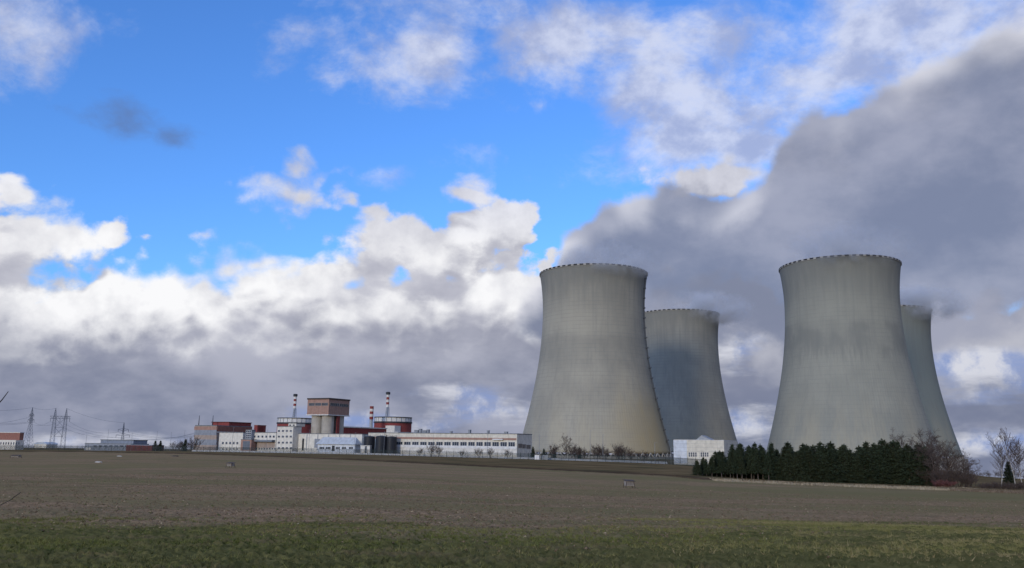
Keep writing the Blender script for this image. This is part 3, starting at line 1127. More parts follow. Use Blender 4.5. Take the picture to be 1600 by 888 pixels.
def reactor(px, rad_px, ytop, dist, name, label, ptop=0):
    c = at(px, ytop, dist)
    R = rad_px / FPX * dist
    base = gz(c.x, c.y)
    o = thing(name, label, 'building', (c.x, c.y, base), -PHI, 'reactor buildings')
    H = c.z - base
    k = dist / FPX
    MB().lathe([(R * 0.985, 0), (R * 0.985, H - 23.1 * k)], 48).build('drum_base', slabwhite, o, True)
    MB().lathe([(R, H - 23 * k), (R, H - 9.5 * k), (R * 0.9, H - 9.5 * k), (R * 0.9, H - 23 * k)], 48, closed=True).build('red_drum', redpaint, o)
    MB().lathe([(R * 1.035, H - 9.8 * k), (R * 1.035, H - 7.6 * k), (R * 0.9, H - 7.6 * k), (R * 0.9, H - 9.8 * k)], 48, closed=True).build('gallery', darkmetal, o)
    MB().lathe([(R * 0.985, H - 7.7 * k), (R * 0.985, H - 1.2 * k), (R * 0.8, H - 0.3 * k), (R * 0.45, H + 0.5 * k), (0.05, H + 0.8 * k)], 48).build('dome', slabwhite, o, True)
    MB().lathe([(R * 1.02, H - 1.5 * k), (R * 1.02, H - 0.5 * k), (R * 0.96, H - 0.5 * k), (R * 0.96, H - 1.5 * k)], 48, closed=True).build('top_rail', darkmetal, o)
    for i in range(24):
        w = 2 * math.pi * i / 24
        x, y = R * 1.0 * math.cos(w), R * 1.0 * math.sin(w)
        MB().tube((x, y, H - 7.7 * k), (x, y, H - 0.6 * k), 0.22, None, 4).build('bracket', galv, o)
    s = R * 1.1
    MB().box(-s, s, -s, s, 0, H - 23.3 * k).build('base_hall', slabwhite, o)
    MB().box(0.28 * s, 0.80 * s, -s * 1.0, -s * 0.5, H - 23.29 * k, H - 14.0 * k).build('side_house', slabwhite, o)
    return o


reactor(614.4, 28.6, 651.6, 1053, 'reactor_building', 'red and white reactor drum with black gallery behind the dark tanks')
reactor(462, 27, 653, 1080, 'reactor_building', 'white reactor drum with black gallery half hidden behind the silo tower')


def stack(px, ytop, yband, dist, wpx, label, bands, cap=True):
    c = at(px, ytop, dist)
    base = gz(c.x, c.y)
    H = c.z - base
    k = dist / FPX
    r = wpx / 2 * k
    hb = H - (yband - ytop) * k
    o = thing('vent_stack', label, 'chimney', (c.x, c.y, base), 0, 'striped ventilation stacks')
    MB().tube((0, 0, 0), (0, 0, hb), r * 1.0, r * 0.85, 16).build('shaft', mat('stack_grey', (0.36, 0.38, 0.42)), o, False)
    for i in range(bands):
        z0, z1 = hb + (H - hb) * i / bands, hb + (H - hb) * (i + 1) / bands
        red = (bands - 1 - i) % 2 == (1 if cap else 0)
        MB().tube((0, 0, z0 + 0.01), (0, 0, z1), r, r, 16).build('band', redpaint if red else slabwhite, o)
    if cap:
        MB().lathe([(r * 1.0, H), (r * 1.5, H + 0.3 * r), (r * 1.5, H + 1.6 * r), (r * 1.1, H + 1.9 * r), (0.02, H + 1.9 * r)], 16).build('cap', darkmetal, o)
        for w in range(3):
            q = 2 * math.pi * w / 3 + 0.4
            MB().tube((r * 4 * math.cos(q), r * 4 * math.sin(q), 0), (r * 1.05 * math.cos(q), r * 1.05 * math.sin(q), hb), 0.35, 0.25, 5).build('brace', galv, o)
    return o


stack(606.3, 617, 636, 1075, 4.6, 'red and white banded vent stack with black cap beside the red reactor drum', 5)
stack(461.5, 620, 638, 1100, 4.4, 'red and white banded vent stack with black cap by the half hidden reactor drum', 5)
stack(581, 635, 655, 1010, 6.0, 'stout red and white banded stack without cap between silo tower and red drum', 5, False)

# gatehouse with pitched pale roof
b = Block(497, 555, 563, 694.5, front_dist(555) - 12)
b.thing('gatehouse', 'low pale blue gatehouse with shallow pitched metal roof')
MB().box(-b.w, 0, 0, b.d, 0, b.h).build('wall', palewall, b.o)
_, zr = b.local('front', 540, 683.5)
MB().add([(-b.w - 0.8, -1.0, b.h - 0.1), (0.8, -1.0, b.h - 0.1), (0.8, b.d + 0.8, b.h - 0.1), (-b.w - 0.8, b.d + 0.8, b.h - 0.1),
          (-b.w + 1.5, b.d * 0.5, zr), (-1.0, b.d * 0.5, zr)],
         [(0, 1, 5, 4), (1, 2, 5), (2, 3, 4, 5), (3, 0, 4), (0, 3, 2, 1)]).build('roof', roofblue, b.o)
for x0, x1 in ((499, 507), (509, 517), (524.5, 531.5), (534, 541), (545, 552)):
    b.window('front', x0, 698.3, x1, 702.2, 3, 1)
b.slab('front', 518.5, 696.5, 523, 705, darkmetal, 'door', 0.1)

b = Block(564, 578, 581.5, 696.4, front_dist(575) - 14)
b.thing('pump_house', 'small windowless white pump house beside the dark tanks')
b.body(slabwhite, roof=slabwhite)
b.slab('front', 570, 698.5, 573, 706, galv, 'door', 0.08)

# dark tanks
for (x0, x1, yt, off, lab) in ((569, 586, 682.6, -4, 'black upright storage tank next to the white pump house'),
                               (587.5, 604.5, 682.2, -4, 'black upright storage tank standing between two others'),
                               (603.5, 620, 683.4, 0, 'black upright storage tank against the ribbon window office')):
    xc = (x0 + x1) / 2
    dd_ = front_dist(xc) - 6 + off
    c = at(xc, yt, dd_)
    R = (x1 - x0) / 2 / FPX * dd_
    zb_ = gz(c.x, c.y)
    o = thing('storage_tank', lab, 'tank', (c.x, c.y, zb_ - 0.2), 0, 'black storage tanks')
    H = c.z - zb_ + 0.2
    MB().lathe([(R, 0), (R, H), (R * 0.97, H + 0.05), (R * 0.5, H + 0.35), (0.02, H + 0.5)], 40).build('tank_shell', tankpaint, o, False)
    for z in (0.33, 0.66, 0.98):
        MB().lathe([(R + 0.09, H * z - 0.1), (R + 0.09, H * z + 0.1), (R - 0.05, H * z + 0.1), (R - 0.05, H * z - 0.1)], 40, closed=True).build('stiffener_ring', darkmetal, o)
    for k in range(20):
        w = 2 * math.pi * k / 20
        MB().tube((R * math.cos(w), R * math.sin(w), H), (R * math.cos(w), R * math.sin(w), H + 1.0), 0.05, None, 4).build('rail_post', darkmetal, o)

# far left buildings
b = Block(-40, 31.5, 36, 676.6, 640)
b.thing('far_brick_building', 'red brown topped white building standing beyond the pylons')
_, zs = b.local('front', 31, 688)
MB().box(-b.w, 0, 0, b.d, zs, b.h).build('upper_wall', redbrown, b.o)
MB().box(-b.w - 0.2, 0.2, -0.2, b.d + 0.2, b.h, b.h + 0.5).build('roof', slabwhite, b.o)
MB().box(-b.w - 0.1, 1.4, -3.5, b.d, 0, zs - 0.003).build('lower_wall', white, b.o)
for i in range(9):
    a0, v0 = b.local('front', 1.5 + 4.0 * i - 5, 695, -3.5)
    a1, v1 = b.local('front', 3.6 + 4.0 * i - 5, 691.2, -3.5)
    f = MB().box(a0, a1, -3.62, -3.48, v0, v1).build('window', glass, b.o)

b = Block(54, 73, 77, 693, 900)
b.thing('pale_shed', 'small pale shed with curved roof between two pylons')
MB().box(-b.w, 0, 0, b.d + 10, 0, b.h - 1.2).build('wall', white, b.o)
MB().prism([(-b.w - 0.4, b.h - 1.2)] + [(-b.w / 2 + (b.w / 2 + 0.4) * math.cos(a), b.h - 1.2 + 2.6 * math.sin(a)) for a in np.linspace(math.pi, 0, 9)[1:-1]] + [(0.4, b.h - 1.2)],
           -0.4, b.d + 10.4).build('roof', roofblue, b.o)

b = Block(133, 205, 209, 693.6, 560, depth=14)
b.thing('grey_warehouse', 'stepped grey blue warehouse behind the low red building')
b.body(greypanel)
lx_, _ = b.local('front', 153, 692)
_, zt2 = b.local('front', 180, 688)
MB().box(lx_, -0.5, 2.0, 13.0, b.h + 0.002, zt2).build('upper_wall', mat('grey_blue_panel', (0.22, 0.25, 0.31)), b.o)
MB().box(lx_ - 0.3, -0.2, 1.7, 13.3, zt2, zt2 + 0.4).build('upper_roof', roofgrey, b.o)
b.slab('front', 134, 699.6, 142, 703, slabwhite, 'loading_door', 0.1)
for i in range(7):
    b.window('front', 146 + i * 8.2, 696, 151.6 + i * 8.2, 698.4, 3, 1, greypanel)

b = Block(198, 238, 241, 695.6, 525, depth=9)
b.thing('red_low_building', 'long low dark red building with pale roof edge')
b.body(mat('dull_red_paint', (0.15, 0.045, 0.042), dirt=0.4), roof=galv)
for i in range(5):
    b.slab('front', 201 + i * 7.4, 697.6, 204.5 + i * 7.4, 702.6, mat('dark_red_panel', (0.17, 0.035, 0.03)), 'garage_door', 0.08)

# white building before the farther tower
b = Block(1053, 1131, 1152, 687.8, 290)
b.thing('panelled_pump_station', 'cream and pale blue panelled building with three window groups beside the conifers')
MB().box(-b.w, 0, 0, b.d, 0, b.h - 0.25).build('wall', cream, b.o)
MB().box(-b.w - 0.08, 0.08, -0.08, b.d + 0.08, b.h - 0.25, b.h).build('roof', slabwhite, b.o)
b.slab('front', 1053.1, 688.2, 1073, 724, palewall, 'pale_bay', 0.09)
for k in range(1, 7):
    z = b.h * k / 7
    MB().box(-b.w + 0.02, 0.03, -0.1, 0.0, z - 0.02, z + 0.02).build('cladding_joint', galv, b.o)
    MB().box(0.0, 0.06, 0.03, b.d, z - 0.02, z + 0.02).build('cladding_joint', galv, b.o)
for x0, x1, k in ((1061, 1071, 3), (1076, 1089.6, 4), (1094.8, 1108, 4)):
    for i in range(k):
        u = x0 + (x1 - x0) * i / k
        b.window('front', u, 706.9, u + (x1 - x0) / k - 0.9, 714.0, 1, 2, bar=0.07)
lx0, _ = b.local('front', 1089, 688, 3)
lx1, _ = b.local('front', 1112, 688, 3)
MB().prism([(lx0, b.h), (lx1, b.h), (lx0 + 0.35 * (lx1 - lx0), b.h + 1.6)], 2, 8).build('roof_lantern', galv, b.o)

# switch cabinets by the fence
for i in range(3):
    p = at(835.5 + 7 * i, 715, 348)
    z = gz(p.x, p.y)
    o = thing('switch_cabinet', 'white switch cabinet in a row of three before the fence', 'cabinet', (p.x, p.y, z), -0.05, 'white cabinets by the fence')
    w = 6.8 / FPX * 348
    MB().box(0, w, 0, 1.2, 0.12, 1.85).build('body', mat('cabinet_white', (0.72, 0.73, 0.74), rough=0.5), o)
    MB().box(-0.05, w + 0.05, -0.1, 1.3, 1.85, 1.95).build('lid', slabwhite, o)
    MB().box(-0.02, w + 0.02, -0.03, 1.22, -0.1, 0.118).build('plinth', col_mat, o)
    MB().box(w * 0.5 - 0.02, w * 0.5 + 0.02, -0.02, 0.01, 0.2, 1.8).build('door_joint', galv, o)

# ------------------------------------------------------------------ perimeter fence, barrier and lamp posts
def along(pts, step):
    """points every step metres along a ground polyline"""
    res = []
    carry = 0.0
    for (ax, ay), (bx, by) in zip(pts[:-1], pts[1:]):
        L = math.hypot(bx - ax, by - ay)
        s = carry
        while s < L:
            res.append((ax + (bx - ax) * s / L, ay + (by - ay) * s / L))
            s += step
        carry = s - L
    return res


def pl(pix):
    return [(p.x, p.y) for p in (at(a, 705, d_) for a, d_ in pix)]


FLINE = [(-30, 478), (120, 462), (300, 436), (440, 418), (560, 402), (700, 378), (830, 352), (950, 318), (1050, 284), (1110, 266)]
fpts = along(pl(FLINE), 4.0)
fence = thing('perimeter_fence', 'long dark green wire mesh perimeter fence on the plant edge', 'fence', (fpts[0][0], fpts[0][1], gz(*fpts[0])))
post_me = MB().tube((0, 0, -0.3), (0, 0, 2.5), 0.07, None, 6).tube((0, 0, 2.5), (0.0, -0.35, 2.85), 0.05, None, 5).mesh('post', fencegreen)
pan = MB()
for k in range(41):
    u = k / 40
    pan.box(u - 0.0025, u + 0.0025, -0.012, 0.012, 0.08, 2.4)
for z in (0.1, 0.5, 0.9, 1.3, 1.7, 2.1, 2.4):
    pan.box(0, 1, -0.02, 0.02, z - 0.025, z + 0.025)
pan_me = pan.mesh('mesh_panel', fencegreen)
fo = Vector(fence.location)
for (ax, ay), (bx, by) in zip(fpts[:-1], fpts[1:]):
    za, zb_ = gz(ax, ay), gz(bx, by)
    link('post', post_me, fence, Vector((ax, ay, za)) - fo)
    L = math.hypot(bx - ax, by - ay)
    o = link('mesh_panel', pan_me, fence, Vector((ax, ay, za)) - fo)
    o.rotation_euler = (0, -math.atan2(zb_ - za, L), math.atan2(by - ay, bx - ax))
    o.scale = (L, 1, 1)

bl = [(a, d_ + 9) for a, d_ in FLINE if 290 < a < 1060]
bpts = along(pl(bl), 6.0)
bar = thing('guard_wall', 'low white concrete guard wall running behind the mesh fence', 'wall', (bpts[0][0], bpts[0][1], gz(*bpts[0])))
seg_me = MB().prism([(-0.28, -0.2), (0.28, -0.2), (0.12, 0.75), (-0.12, 0.75)], 0, 5.9).mesh('wall_segment', slabwhite)
bo = Vector(bar.location)
for (ax, ay), (bx, by) in zip(bpts[:-1], bpts[1:]):
    o = link('wall_segment', seg_me, bar, Vector((ax, ay, gz(ax, ay))) - bo, math.atan2(by - ay, bx - ax) - math.pi / 2)

lamp_a = thing('lamp_post', 'tall slim lamp post along the perimeter fence', 'lamp post', (0, 0, 0), 0, 'lamp posts along the fence')
MB().tube((0, 0, -0.3), (0, 0, 1), 0.1, 0.055, 8).build('pole', galv, lamp_a)
MB().box(-0.09, 0.09, -0.09, 0.09, -0.4, 0.05).build('footing', col_mat, lamp_a)
MB().tube((0, 0, 0.99), (0.5, -0.3, 1.0), 0.04, None, 5).build('arm', galv, lamp_a)
MB().box(0.35, 0.95, -0.45, -0.15, 0.985, 1.0).build('lamp_head', slabwhite, lamp_a)
def lamp_label(px):
    for lim, what in ((215, 'before the grey warehouse'), (300, 'between the low red building and the striped block'), (425, 'before the white annex and middle wing'), (500, 'before the plain white hall'),
                      (610, 'by the gatehouse and black tanks'), (830, 'before the ribbon window office'), (935, 'near the switch cabinets under the ladder tower'), (2000, 'under the ladder tower by the panelled building')):
        if px < lim:
            return 'tall slim lamp post ' + what


spots = [(136, 676, 500), (170, 671, 500), (207, 676, 490), (246, 674, 480), (268, 676, 470), (289, 673, 470), (365, 668, 452), (418, 671, 445), (484, 672, 440), (555, 676, 425),
         (601, 674, 408), (678, 675, 392), (762, 675, 374), (822, 681, 352), (843, 680, 346), (922, 673, 330), (942, 679, 324), (1023, 692, 300), (1048, 700, 288)]
for i, (px, py, dd_) in enumerate(spots):
    p = at(px, py, dd_)
    z = gz(p.x, p.y)
    o = lamp_a if i == 0 else copy_tree(lamp_a)
    o['label'] = lamp_label(px)
    o.location = (p.x, p.y, z)
    for ch in o.children:
        if ch.name.startswith('pole'):
            ch.scale = (1, 1, p.z - z)
        elif ch.name.startswith(('arm', 'lamp')):
            ch.location = (0, 0, p.z - z - 1.0)

# ------------------------------------------------------------------ pylons and wires
def lattice(b, segs, w0, w1, x=0.0, y=0.0, z0=0.0, z1=1.0, r=0.105):
    c = []
    for i in range(segs + 1):
        f = i / segs
        w = (w0 + (w1 - w0) * f) / 2
        z = z0 + (z1 - z0) * f
        c.append([Vector((x + sx * w, y + sy * w, z)) for sx, sy in ((-1, -1), (1, -1), (1, 1), (-1, 1))])
    for i in range(segs):
        for k in range(4):
            b.tube(c[i][k], c[i + 1][k], r, None, 4, False)
            b.tube(c[i][k], c[i + 1][(k + 1) % 4], r * 0.6, None, 3, False)
            b.tube(c[i][(k + 1) % 4], c[i + 1][k], r * 0.6, None, 3, False)
            b.tube(c[i + 1][k], c[i + 1][(k + 1) % 4], r * 0.6, None, 3, False)


def pylon_at(px, ytop, dist):
    p = at(px, ytop, dist)
    z = gz(p.x, p.y)
    return Vector((p.x, p.y, z - 0.3)), p.z - z + 0.3


# single mast pylons
def mast_pylon(px, ytop, dist, label, arms, wbase, rz):
    c, H = pylon_at(px, ytop, dist)
    o = thing('lattice_pylon', label, 'pylon', c, rz, 'power line pylons')
    m_ = MB()
    lattice(m_, 7, wbase, wbase * 0.28, z0=0, z1=H * 0.62)
    lattice(m_, 6, wbase * 0.28, wbase * 0.22, z0=H * 0.62, z1=H * 0.86, r=0.13)
    lattice(m_, 3, wbase * 0.22, 0.2, z0=H * 0.86, z1=H, r=0.1)
    m_.build('lattice_mast', pylonmat, o)
    ends = []
    for f, L in arms:
        a_ = MB()
        for s in (-1, 1):
            tip = Vector((s * L, 0, H * f))
            for yy in (-0.6, 0.6):
                a_.tube((s * 0.8, yy, H * f - 1.0), tip, 0.12, None, 4, False)
                a_.tube((s * 0.8, yy, H * f + 1.2), tip, 0.1, None, 4, False)
            q = MB().tube(tip, tip + Vector((0, 0, -2.6)), 0.16, None, 5)
            q.build('insulator', darkmetal, o)
            ends.append(Matrix.Translation(c) @ Matrix.Rotation(rz, 4, 'Z') @ (tip + Vector((0, 0, -2.6))))
        a_.build('cross_arm', pylonmat, o)
    ends.append(c + Vector((0, 0, H)))
    return ends


eA = mast_pylon(51, 637, 900, 'slender lattice pylon beside the pale shed', [(0.70, 3.4), (0.82, 2.6)], 7.5, 1.1)
eC = mast_pylon(194, 660.5, 860, 'single lattice pylon rising behind the grey warehouse', [(0.54, 6.5), (0.74, 5.0)], 4.2, 0.75)

c, H = pylon_at(96, 638, 880)
o = thing('portal_pylon', 'wide twin mast lattice pylon with crossbeam near the grey warehouse', 'pylon', c, 0.25, 'power line pylons')
k = 880 / FPX
eB = []
for s in (-1, 1):
    m_ = MB()
    lattice(m_, 8, 4.4, 2.2, x=s * 5.2, z0=0, z1=H * 0.78)
    lattice(m_, 5, 2.2, 0.2, x=s * 5.2, z0=H * 0.78, z1=H, r=0.11)
    m_.build('lattice_mast', pylonmat, o)
    eB.append(c + Vector((s * 5.2, 0, H)))
m_ = MB()
xs = np.linspace(-9.5, 9.5, 12)
for z, in ((H * 0.74,), (H * 0.80,)):
    for yy in (-0.9, 0.9):
        m_.tube((xs[0], yy, z), (xs[-1], yy, z), 0.16, None, 4)
for i in range(11):
    for yy in (-0.9, 0.9):
        m_.tube((xs[i], yy, H * (0.74 if i % 2 else 0.80)), (xs[i + 1], yy, H * (0.80 if i % 2 else 0.74)), 0.1, None, 3)
m_.build('cross_beam', pylonmat, o)
m_ = MB()
for z0, z1 in ((0.30, 0.52), (0.52, 0.74)):
    for s in (-1, 1):
        m_.tube((s * -4.2, 0, H * z0), (s * 4.2, 0, H * z1), 0.14, None, 4)
m_.tube((-4.4, 0, H * 0.52), (4.4, 0, H * 0.52), 0.14, None, 4).tube((-4.4, 0, H * 0.30), (4.4, 0, H * 0.30), 0.14, None, 4)
m_.build('brace', pylonmat, o)
for x_ in (-9.0, 0.0, 9.0):
    MB().tube((x_, 0, H * 0.74), (x_, 0, H * 0.74 - 3), 0.16, None, 5).build('insulator', darkmetal, o)
    eB.append(c + Matrix.Rotation(0.25, 3, 'Z') @ Vector((x_, 0, H * 0.74 - 3)))


def wire(a, b_, sag, label):
    m_ = MB()
    prev = None
    for i in range(15):
        f = i / 14
        p = Vector(a).lerp(Vector(b_), f)
        p.z -= sag * 4 * f * (1 - f)
        if prev is not None:
            m_.tube(prev, p, 0.10, None, 3, False)
        prev = p
    o_ = m_.build('power_line', wiremat)
    return tag(o_, label, 'power line', 'overhead conductors')


lab = 'thin overhead conductor sagging between lattice pylons'
for i, j in ((2, 0), (3, 1), (4, 2)):
    wire(eB[i], eC[j], 5.0, lab)
wire(eB[1], eC[4], 3.0, lab)
wire(eA[4], eB[0], 2.0, lab)
wire(eA[0], eB[2], 4.0, lab)
wire(eA[1], eB[3], 4.0, lab)
lab = 'thin overhead conductor running from a pylon towards the plant'
for j, (px, py) in enumerate(((330, 671), (332, 668), (340, 677), (342, 674))):
    wire(eC[j], at(px, py, 640), 5.0, lab)
lab = 'thin overhead conductor running off beyond the red topped building'
for j, py in enumerate((637, 655, 659, 663)):
    wire(eA[(4, 0, 1, 2)[j]], at(-60, py, 820), 3.0, lab)

# ------------------------------------------------------------------ conifers
def conifer_meshes(seed, H=8.5, clear=0.06, R=1.55):
    """trunk and needle crown of one spruce; clear is the bare share of the stem"""
    r = np.random.default_rng(seed)
    tr = MB()
    lean = r.normal(0, 0.015, 2)
    prev = None
    for i in range(8):
        f = i / 7
        p = Vector((lean[0] * H * f * f, lean[1] * H * f * f, -0.3 + (H + 0.2) * f))
        rad_ = 0.13 * (1 - f) ** 0.8 + 0.012
        if prev:
            tr.tube(prev[0], p, prev[1], rad_, 7, False)
        prev = (p, rad_)
    verts, tris = [], []

    def quad(c, ax, side, L, w):
        o = len(verts)
        a = c - side * w * 0.5
        b_ = c + side * w * 0.5
        verts.extend([a, b_, c + ax * L])
        tris.append((o, o + 1, o + 2))
    z = H * clear
    while z < H * 0.985:
        f = (z - H * clear) / (H * (1 - clear))
        Lb = R * (1 - f) ** 0.70 * (0.55 + 0.45 * min(1, f * 6 + 0.35)) + 0.10
        nb = int(r.integers(5, 8))
        a0 = r.uniform(0, 6.28)
        for k in range(nb):
            a = a0 + 6.283 * k / nb + r.normal(0, 0.18)
            L = Lb * r.uniform(0.62, 1.18)
            rise = 0.25 * f + r.normal(0.0, 0.10)
            out_ = np.array([math.cos(a), math.sin(a), rise])
            c0 = np.array([lean[0] * z * z / H, lean[1] * z * z / H, z])
            tip = c0 + out_ * L + np.array([0, 0, -0.18 * L * L * (1 - f)])
            tr.tube(Vector(c0), Vector(c0 + (tip - c0) * 0.9), 0.022, 0.006, 3, False)
            ns = max(4, int(L * 13))
            for s in range(ns):
                u = (s + r.uniform(0.2, 0.9)) / ns
                c = c0 + (tip - c0) * u + r.normal(0, 0.035, 3)
                for _ in range(3):
                    ax = out_ * 0.55 + r.normal(0, 0.65, 3)
                    ax[2] -= 0.12
                    ax /= np.linalg.norm(ax)
                    sd = np.cross(ax, r.normal(0, 1, 3))
                    sd /= np.linalg.norm(sd)
                    quad(c, ax, sd, r.uniform(0.22, 0.42), r.uniform(0.10, 0.20))
        z += r.uniform(0.20, 0.34)
    for _ in range(26):
        ax = r.normal(0, 0.35, 3)
        ax[2] = 1
        ax /= np.linalg.norm(ax)
        sd = np.cross(ax, r.normal(0, 1, 3))
        sd /= np.linalg.norm(sd)
        quad(np.array([lean[0] * H, lean[1] * H, H * r.uniform(0.95, 1.01)]), ax, sd, 0.4, 0.08)
    return tr.mesh('trunk', barkc), fast_mesh('crown', np.array(verts), np.array(tris), needles)


FULL = [conifer_meshes(s, 8.5, 0.05, 1.7) for s in (1, 2, 3, 4)]
BARE = [conifer_meshes(s, 8.5, 0.30, 1.8) for s in (11, 12, 13)]


def conifer(kind, x, y, h, label, grp, wid=1.0):
    o = thing('conifer_tree', label, 'conifer', (x, y, gz(x, y) - 0.05), random.uniform(0, 6.28), grp)
    s = h / 8.5
    o.scale = (s * wid, s * wid, s)
    link('trunk', kind[0], o)
    link('crown', kind[1], o)
    return o


edge_px = [(1093, 747), (1130, 749), (1200, 753), (1300, 757), (1400, 759), (1460, 762)]
gl_ = [gpt(a, b_) for a, b_ in edge_px]


def top_height(px, x, y):
    """height that brings a tree top to the grove's skyline in the photograph"""
    sky_px = [(1085, 722), (1100, 714), (1125, 706), (1140, 697), (1160, 696), (1200, 694), (1240, 695), (1300, 694), (1370, 691), (1440, 696)]
    yy = np.interp(px, [p_[0] for p_ in sky_px], [p_[1] for p_ in sky_px])
    return at(px, yy, y).z - gz(x, y)


n_front = 31
for row in range(4):
    for i in range(n_front):
        f = (i + (row % 2) * 0.5 + random.uniform(-0.28, 0.28)) / n_front
        px = 1092 + f * 366
        if px > 1458:
            continue
        base = np.interp(px, [p_[0] for p_ in edge_px], [g_.y for g_ in gl_])
        y = base + 0.8 + row * 2.9 + random.uniform(-0.8, 0.8)
        dr = ray(px, 752)
        x = dr.x / dr.y * y
        h = top_height(px, x, y) * random.uniform(0.70, 1.07) * (1.0 if row > 0 else 0.93)
        if px < 1205 and row < 2:
            conifer(random.choice(BARE), x, y, max(h, 3.4), 'dark conifer with bare lower trunk at the thin end of the grove', 'conifers of the grove', random.uniform(0.9, 1.15))
        else:
            conifer(random.choice(FULL), x, y, max(h, 3.4), ('dark dense conifer on the front edge of the grove above the dry grass', 'dark dense conifer just behind the front trees of the grove', 'dark dense conifer deep inside the grove', 'dark dense conifer at the back of the grove towards the towers')[row], 'conifers of the grove', random.uniform(1.15, 1.9))

far_con = [(244, 688.5, 486, 'dark conifer of a pair beside the low red building'), (251, 688.5, 484, 'dark conifer of a pair beside the low red building'),
           (289.5, 686.5, 470, 'lone dark conifer beside the striped block'),
           (833, 698, 372, 'dark conifer at the end of the ribbon window office'), (850, 701, 366, 'dark conifer behind the switch cabinets'),
           (866, 700, 362, 'dark conifer behind the switch cabinets'), (905, 699, 350, 'low dark conifer among bare bushes under the ladder tower')]
for px, py, dd_, lab in far_con:
    p = at(px, py, dd_)
    conifer(random.choice(FULL), p.x, p.y, p.z - gz(p.x, p.y), lab, 'conifers near the fence', 1.35)


# ------------------------------------------------------------------ bare trees and bushes
def bare_meshes(seed, H, levels, first, spread, trunk_r, m_trunk, m_twig, multi=1, up=0.5, twig_r=0.012):
    r = random.Random(seed)
    tr, tw = MB(), MB()

    def grow(p, d_, L, rad_, lev):
        k = 3 if lev < 2 else 2
        pts = [p]
        dd = d_.copy()
        for i in range(k):
            dd = (dd + Vector((r.gauss(0, 0.13), r.gauss(0, 0.13), r.gauss(0.03, 0.08)))).normalized()
            pts.append(pts[-1] + dd * (L / k))
        for i in range(k):
            r0 = rad_ * (1 - 0.45 * i / k)
            r1 = rad_ * (1 - 0.45 * (i + 1) / k)
            (tr if lev == 0 else tw).tube(pts[i], pts[i + 1], max(r0, twig_r), max(r1, twig_r * 0.7), 6 if lev == 0 else 3, False)
        if lev >= levels:
            return
        nk = r.randint(4, 6) if lev == 0 else r.randint(3, 5)
        if lev == 0:
            nk = first
        for i in range(nk):
            f = r.uniform(0.32 if lev == 0 else 0.2, 1.0)
            j = min(int(f * k), k - 1)
            q = pts[j].lerp(pts[j + 1], f * k - j)
            side = Vector((r.gauss(0, 1), r.gauss(0, 1), r.gauss(0, 0.35))).normalized()
            nd = (dd * up + side * spread + Vector((0, 0, 0.22))).normalized()
            grow(q, nd, L * r.uniform(0.38, 0.62) * (1.15 - 0.35 * f), rad_ * 0.5, lev + 1)
    for s in range(multi):
        b0 = Vector((r.gauss(0, 0.15), r.gauss(0, 0.15), -0.2)) if multi > 1 else Vector((0, 0, -0.2))
        d0 = Vector((r.gauss(0, 0.30), r.gauss(0, 0.30), 1)).normalized() if multi > 1 else Vector((r.gauss(0, 0.03), r.gauss(0, 0.03), 1)).normalized()
        grow(b0, d0, H * r.uniform(0.7, 0.85) if multi > 1 else H * 0.86, trunk_r, 0)
    return tr.mesh('trunk', m_trunk), tw.mesh('crown', m_twig)


TREE = [bare_meshes(s, 8.0, 4, 13, 0.75, 0.10, barkd, barkd, 1, 0.55) for s in (21, 22, 23)]
BUSH = [bare_meshes(s, 4.0, 3, 8, 0.55, 0.045, barkd, barkd, 6, 0.7) for s in (31, 32, 33)]
BIRCH = [bare_meshes(s, 9.5, 4, 15, 0.62, 0.115, barkbirch, barkd, 1, 0.45) for s in (41, 42, 43)]
REDB = bare_meshes(51, 1.6, 3, 8, 0.6, 0.02, barkred, barkred, 9, 0.6)


def bare(name, kind, px, py_top, y, href, label, grp, cat, wid=1.0):
    dr = ray(px, 740)
    x = dr.x / dr.y * y
    z = gz(x, y)
    h = at(px, py_top, y).z - z
    o = thing(name, label, cat, (x, y, z - 0.05), random.uniform(0, 6.28), grp)
    s = h / href
    o.scale = (s * wid, s * wid, s)
    link('trunk', kind[0], o)
    link('crown', kind[1], o)
    return o


for i, (px, py, y) in enumerate(((1412, 688, 182), (1428, 684, 180), (1444, 684, 178), (1457, 690, 172), (1466, 697, 168), (1478, 699, 170), (1488, 704, 167), (1497, 712, 170),
                                 (1506, 716, 166), (1450, 698, 166), (1513, 726, 168), (1470, 704, 164), (1460, 706, 162), (1484, 712, 163))):
    lab = 'bare brown tree rising above the conifers at the end of the grove' if i < 3 else 'bare brown tree in the thicket at the end of the grove'
    bare('bare_tree', TREE[i % 3], px, py, y, 8.0, lab, 'bare trees beside the grove', 'tree', 1.0)
for i in range(14):
    px = 1446 + i * 5.6 + random.uniform(-2, 2)
    bare('bare_shrub', BUSH[i % 3], px, 733 + i * 0.6 + random.uniform(-8, 4), 161 + random.uniform(-2, 6), 4.0, 'bare brown shrub at the foot of the leafless thicket', 'shrubs of the thicket', 'shrub', 1.15)
for i, (px, py, y, lab) in enumerate(((1562, 690, 172, 'slender birch with white trunk standing apart from the grove'), (1585, 682, 176, 'taller birch with white trunk beside the dark conifer'),
                                      (1597, 696, 180, 'birch with pale trunk behind the taller birch'))):
    bare('birch_tree', BIRCH[i], px, py, y, 9.5, lab, 'birches beyond the grove', 'birch', 0.75)
p = gpt(1574, 764)
conifer(FULL[1], ray(1576, 740).x / ray(1576, 740).y * 190, 190, 5.6, 'dark bushy conifer between the birches', None, 1.5)
bare('red_shrub', REDB, 1473, 750, 151, 1.6, 'dark red twigged shrub on the pale grass strip', None, 'shrub', 2.2)
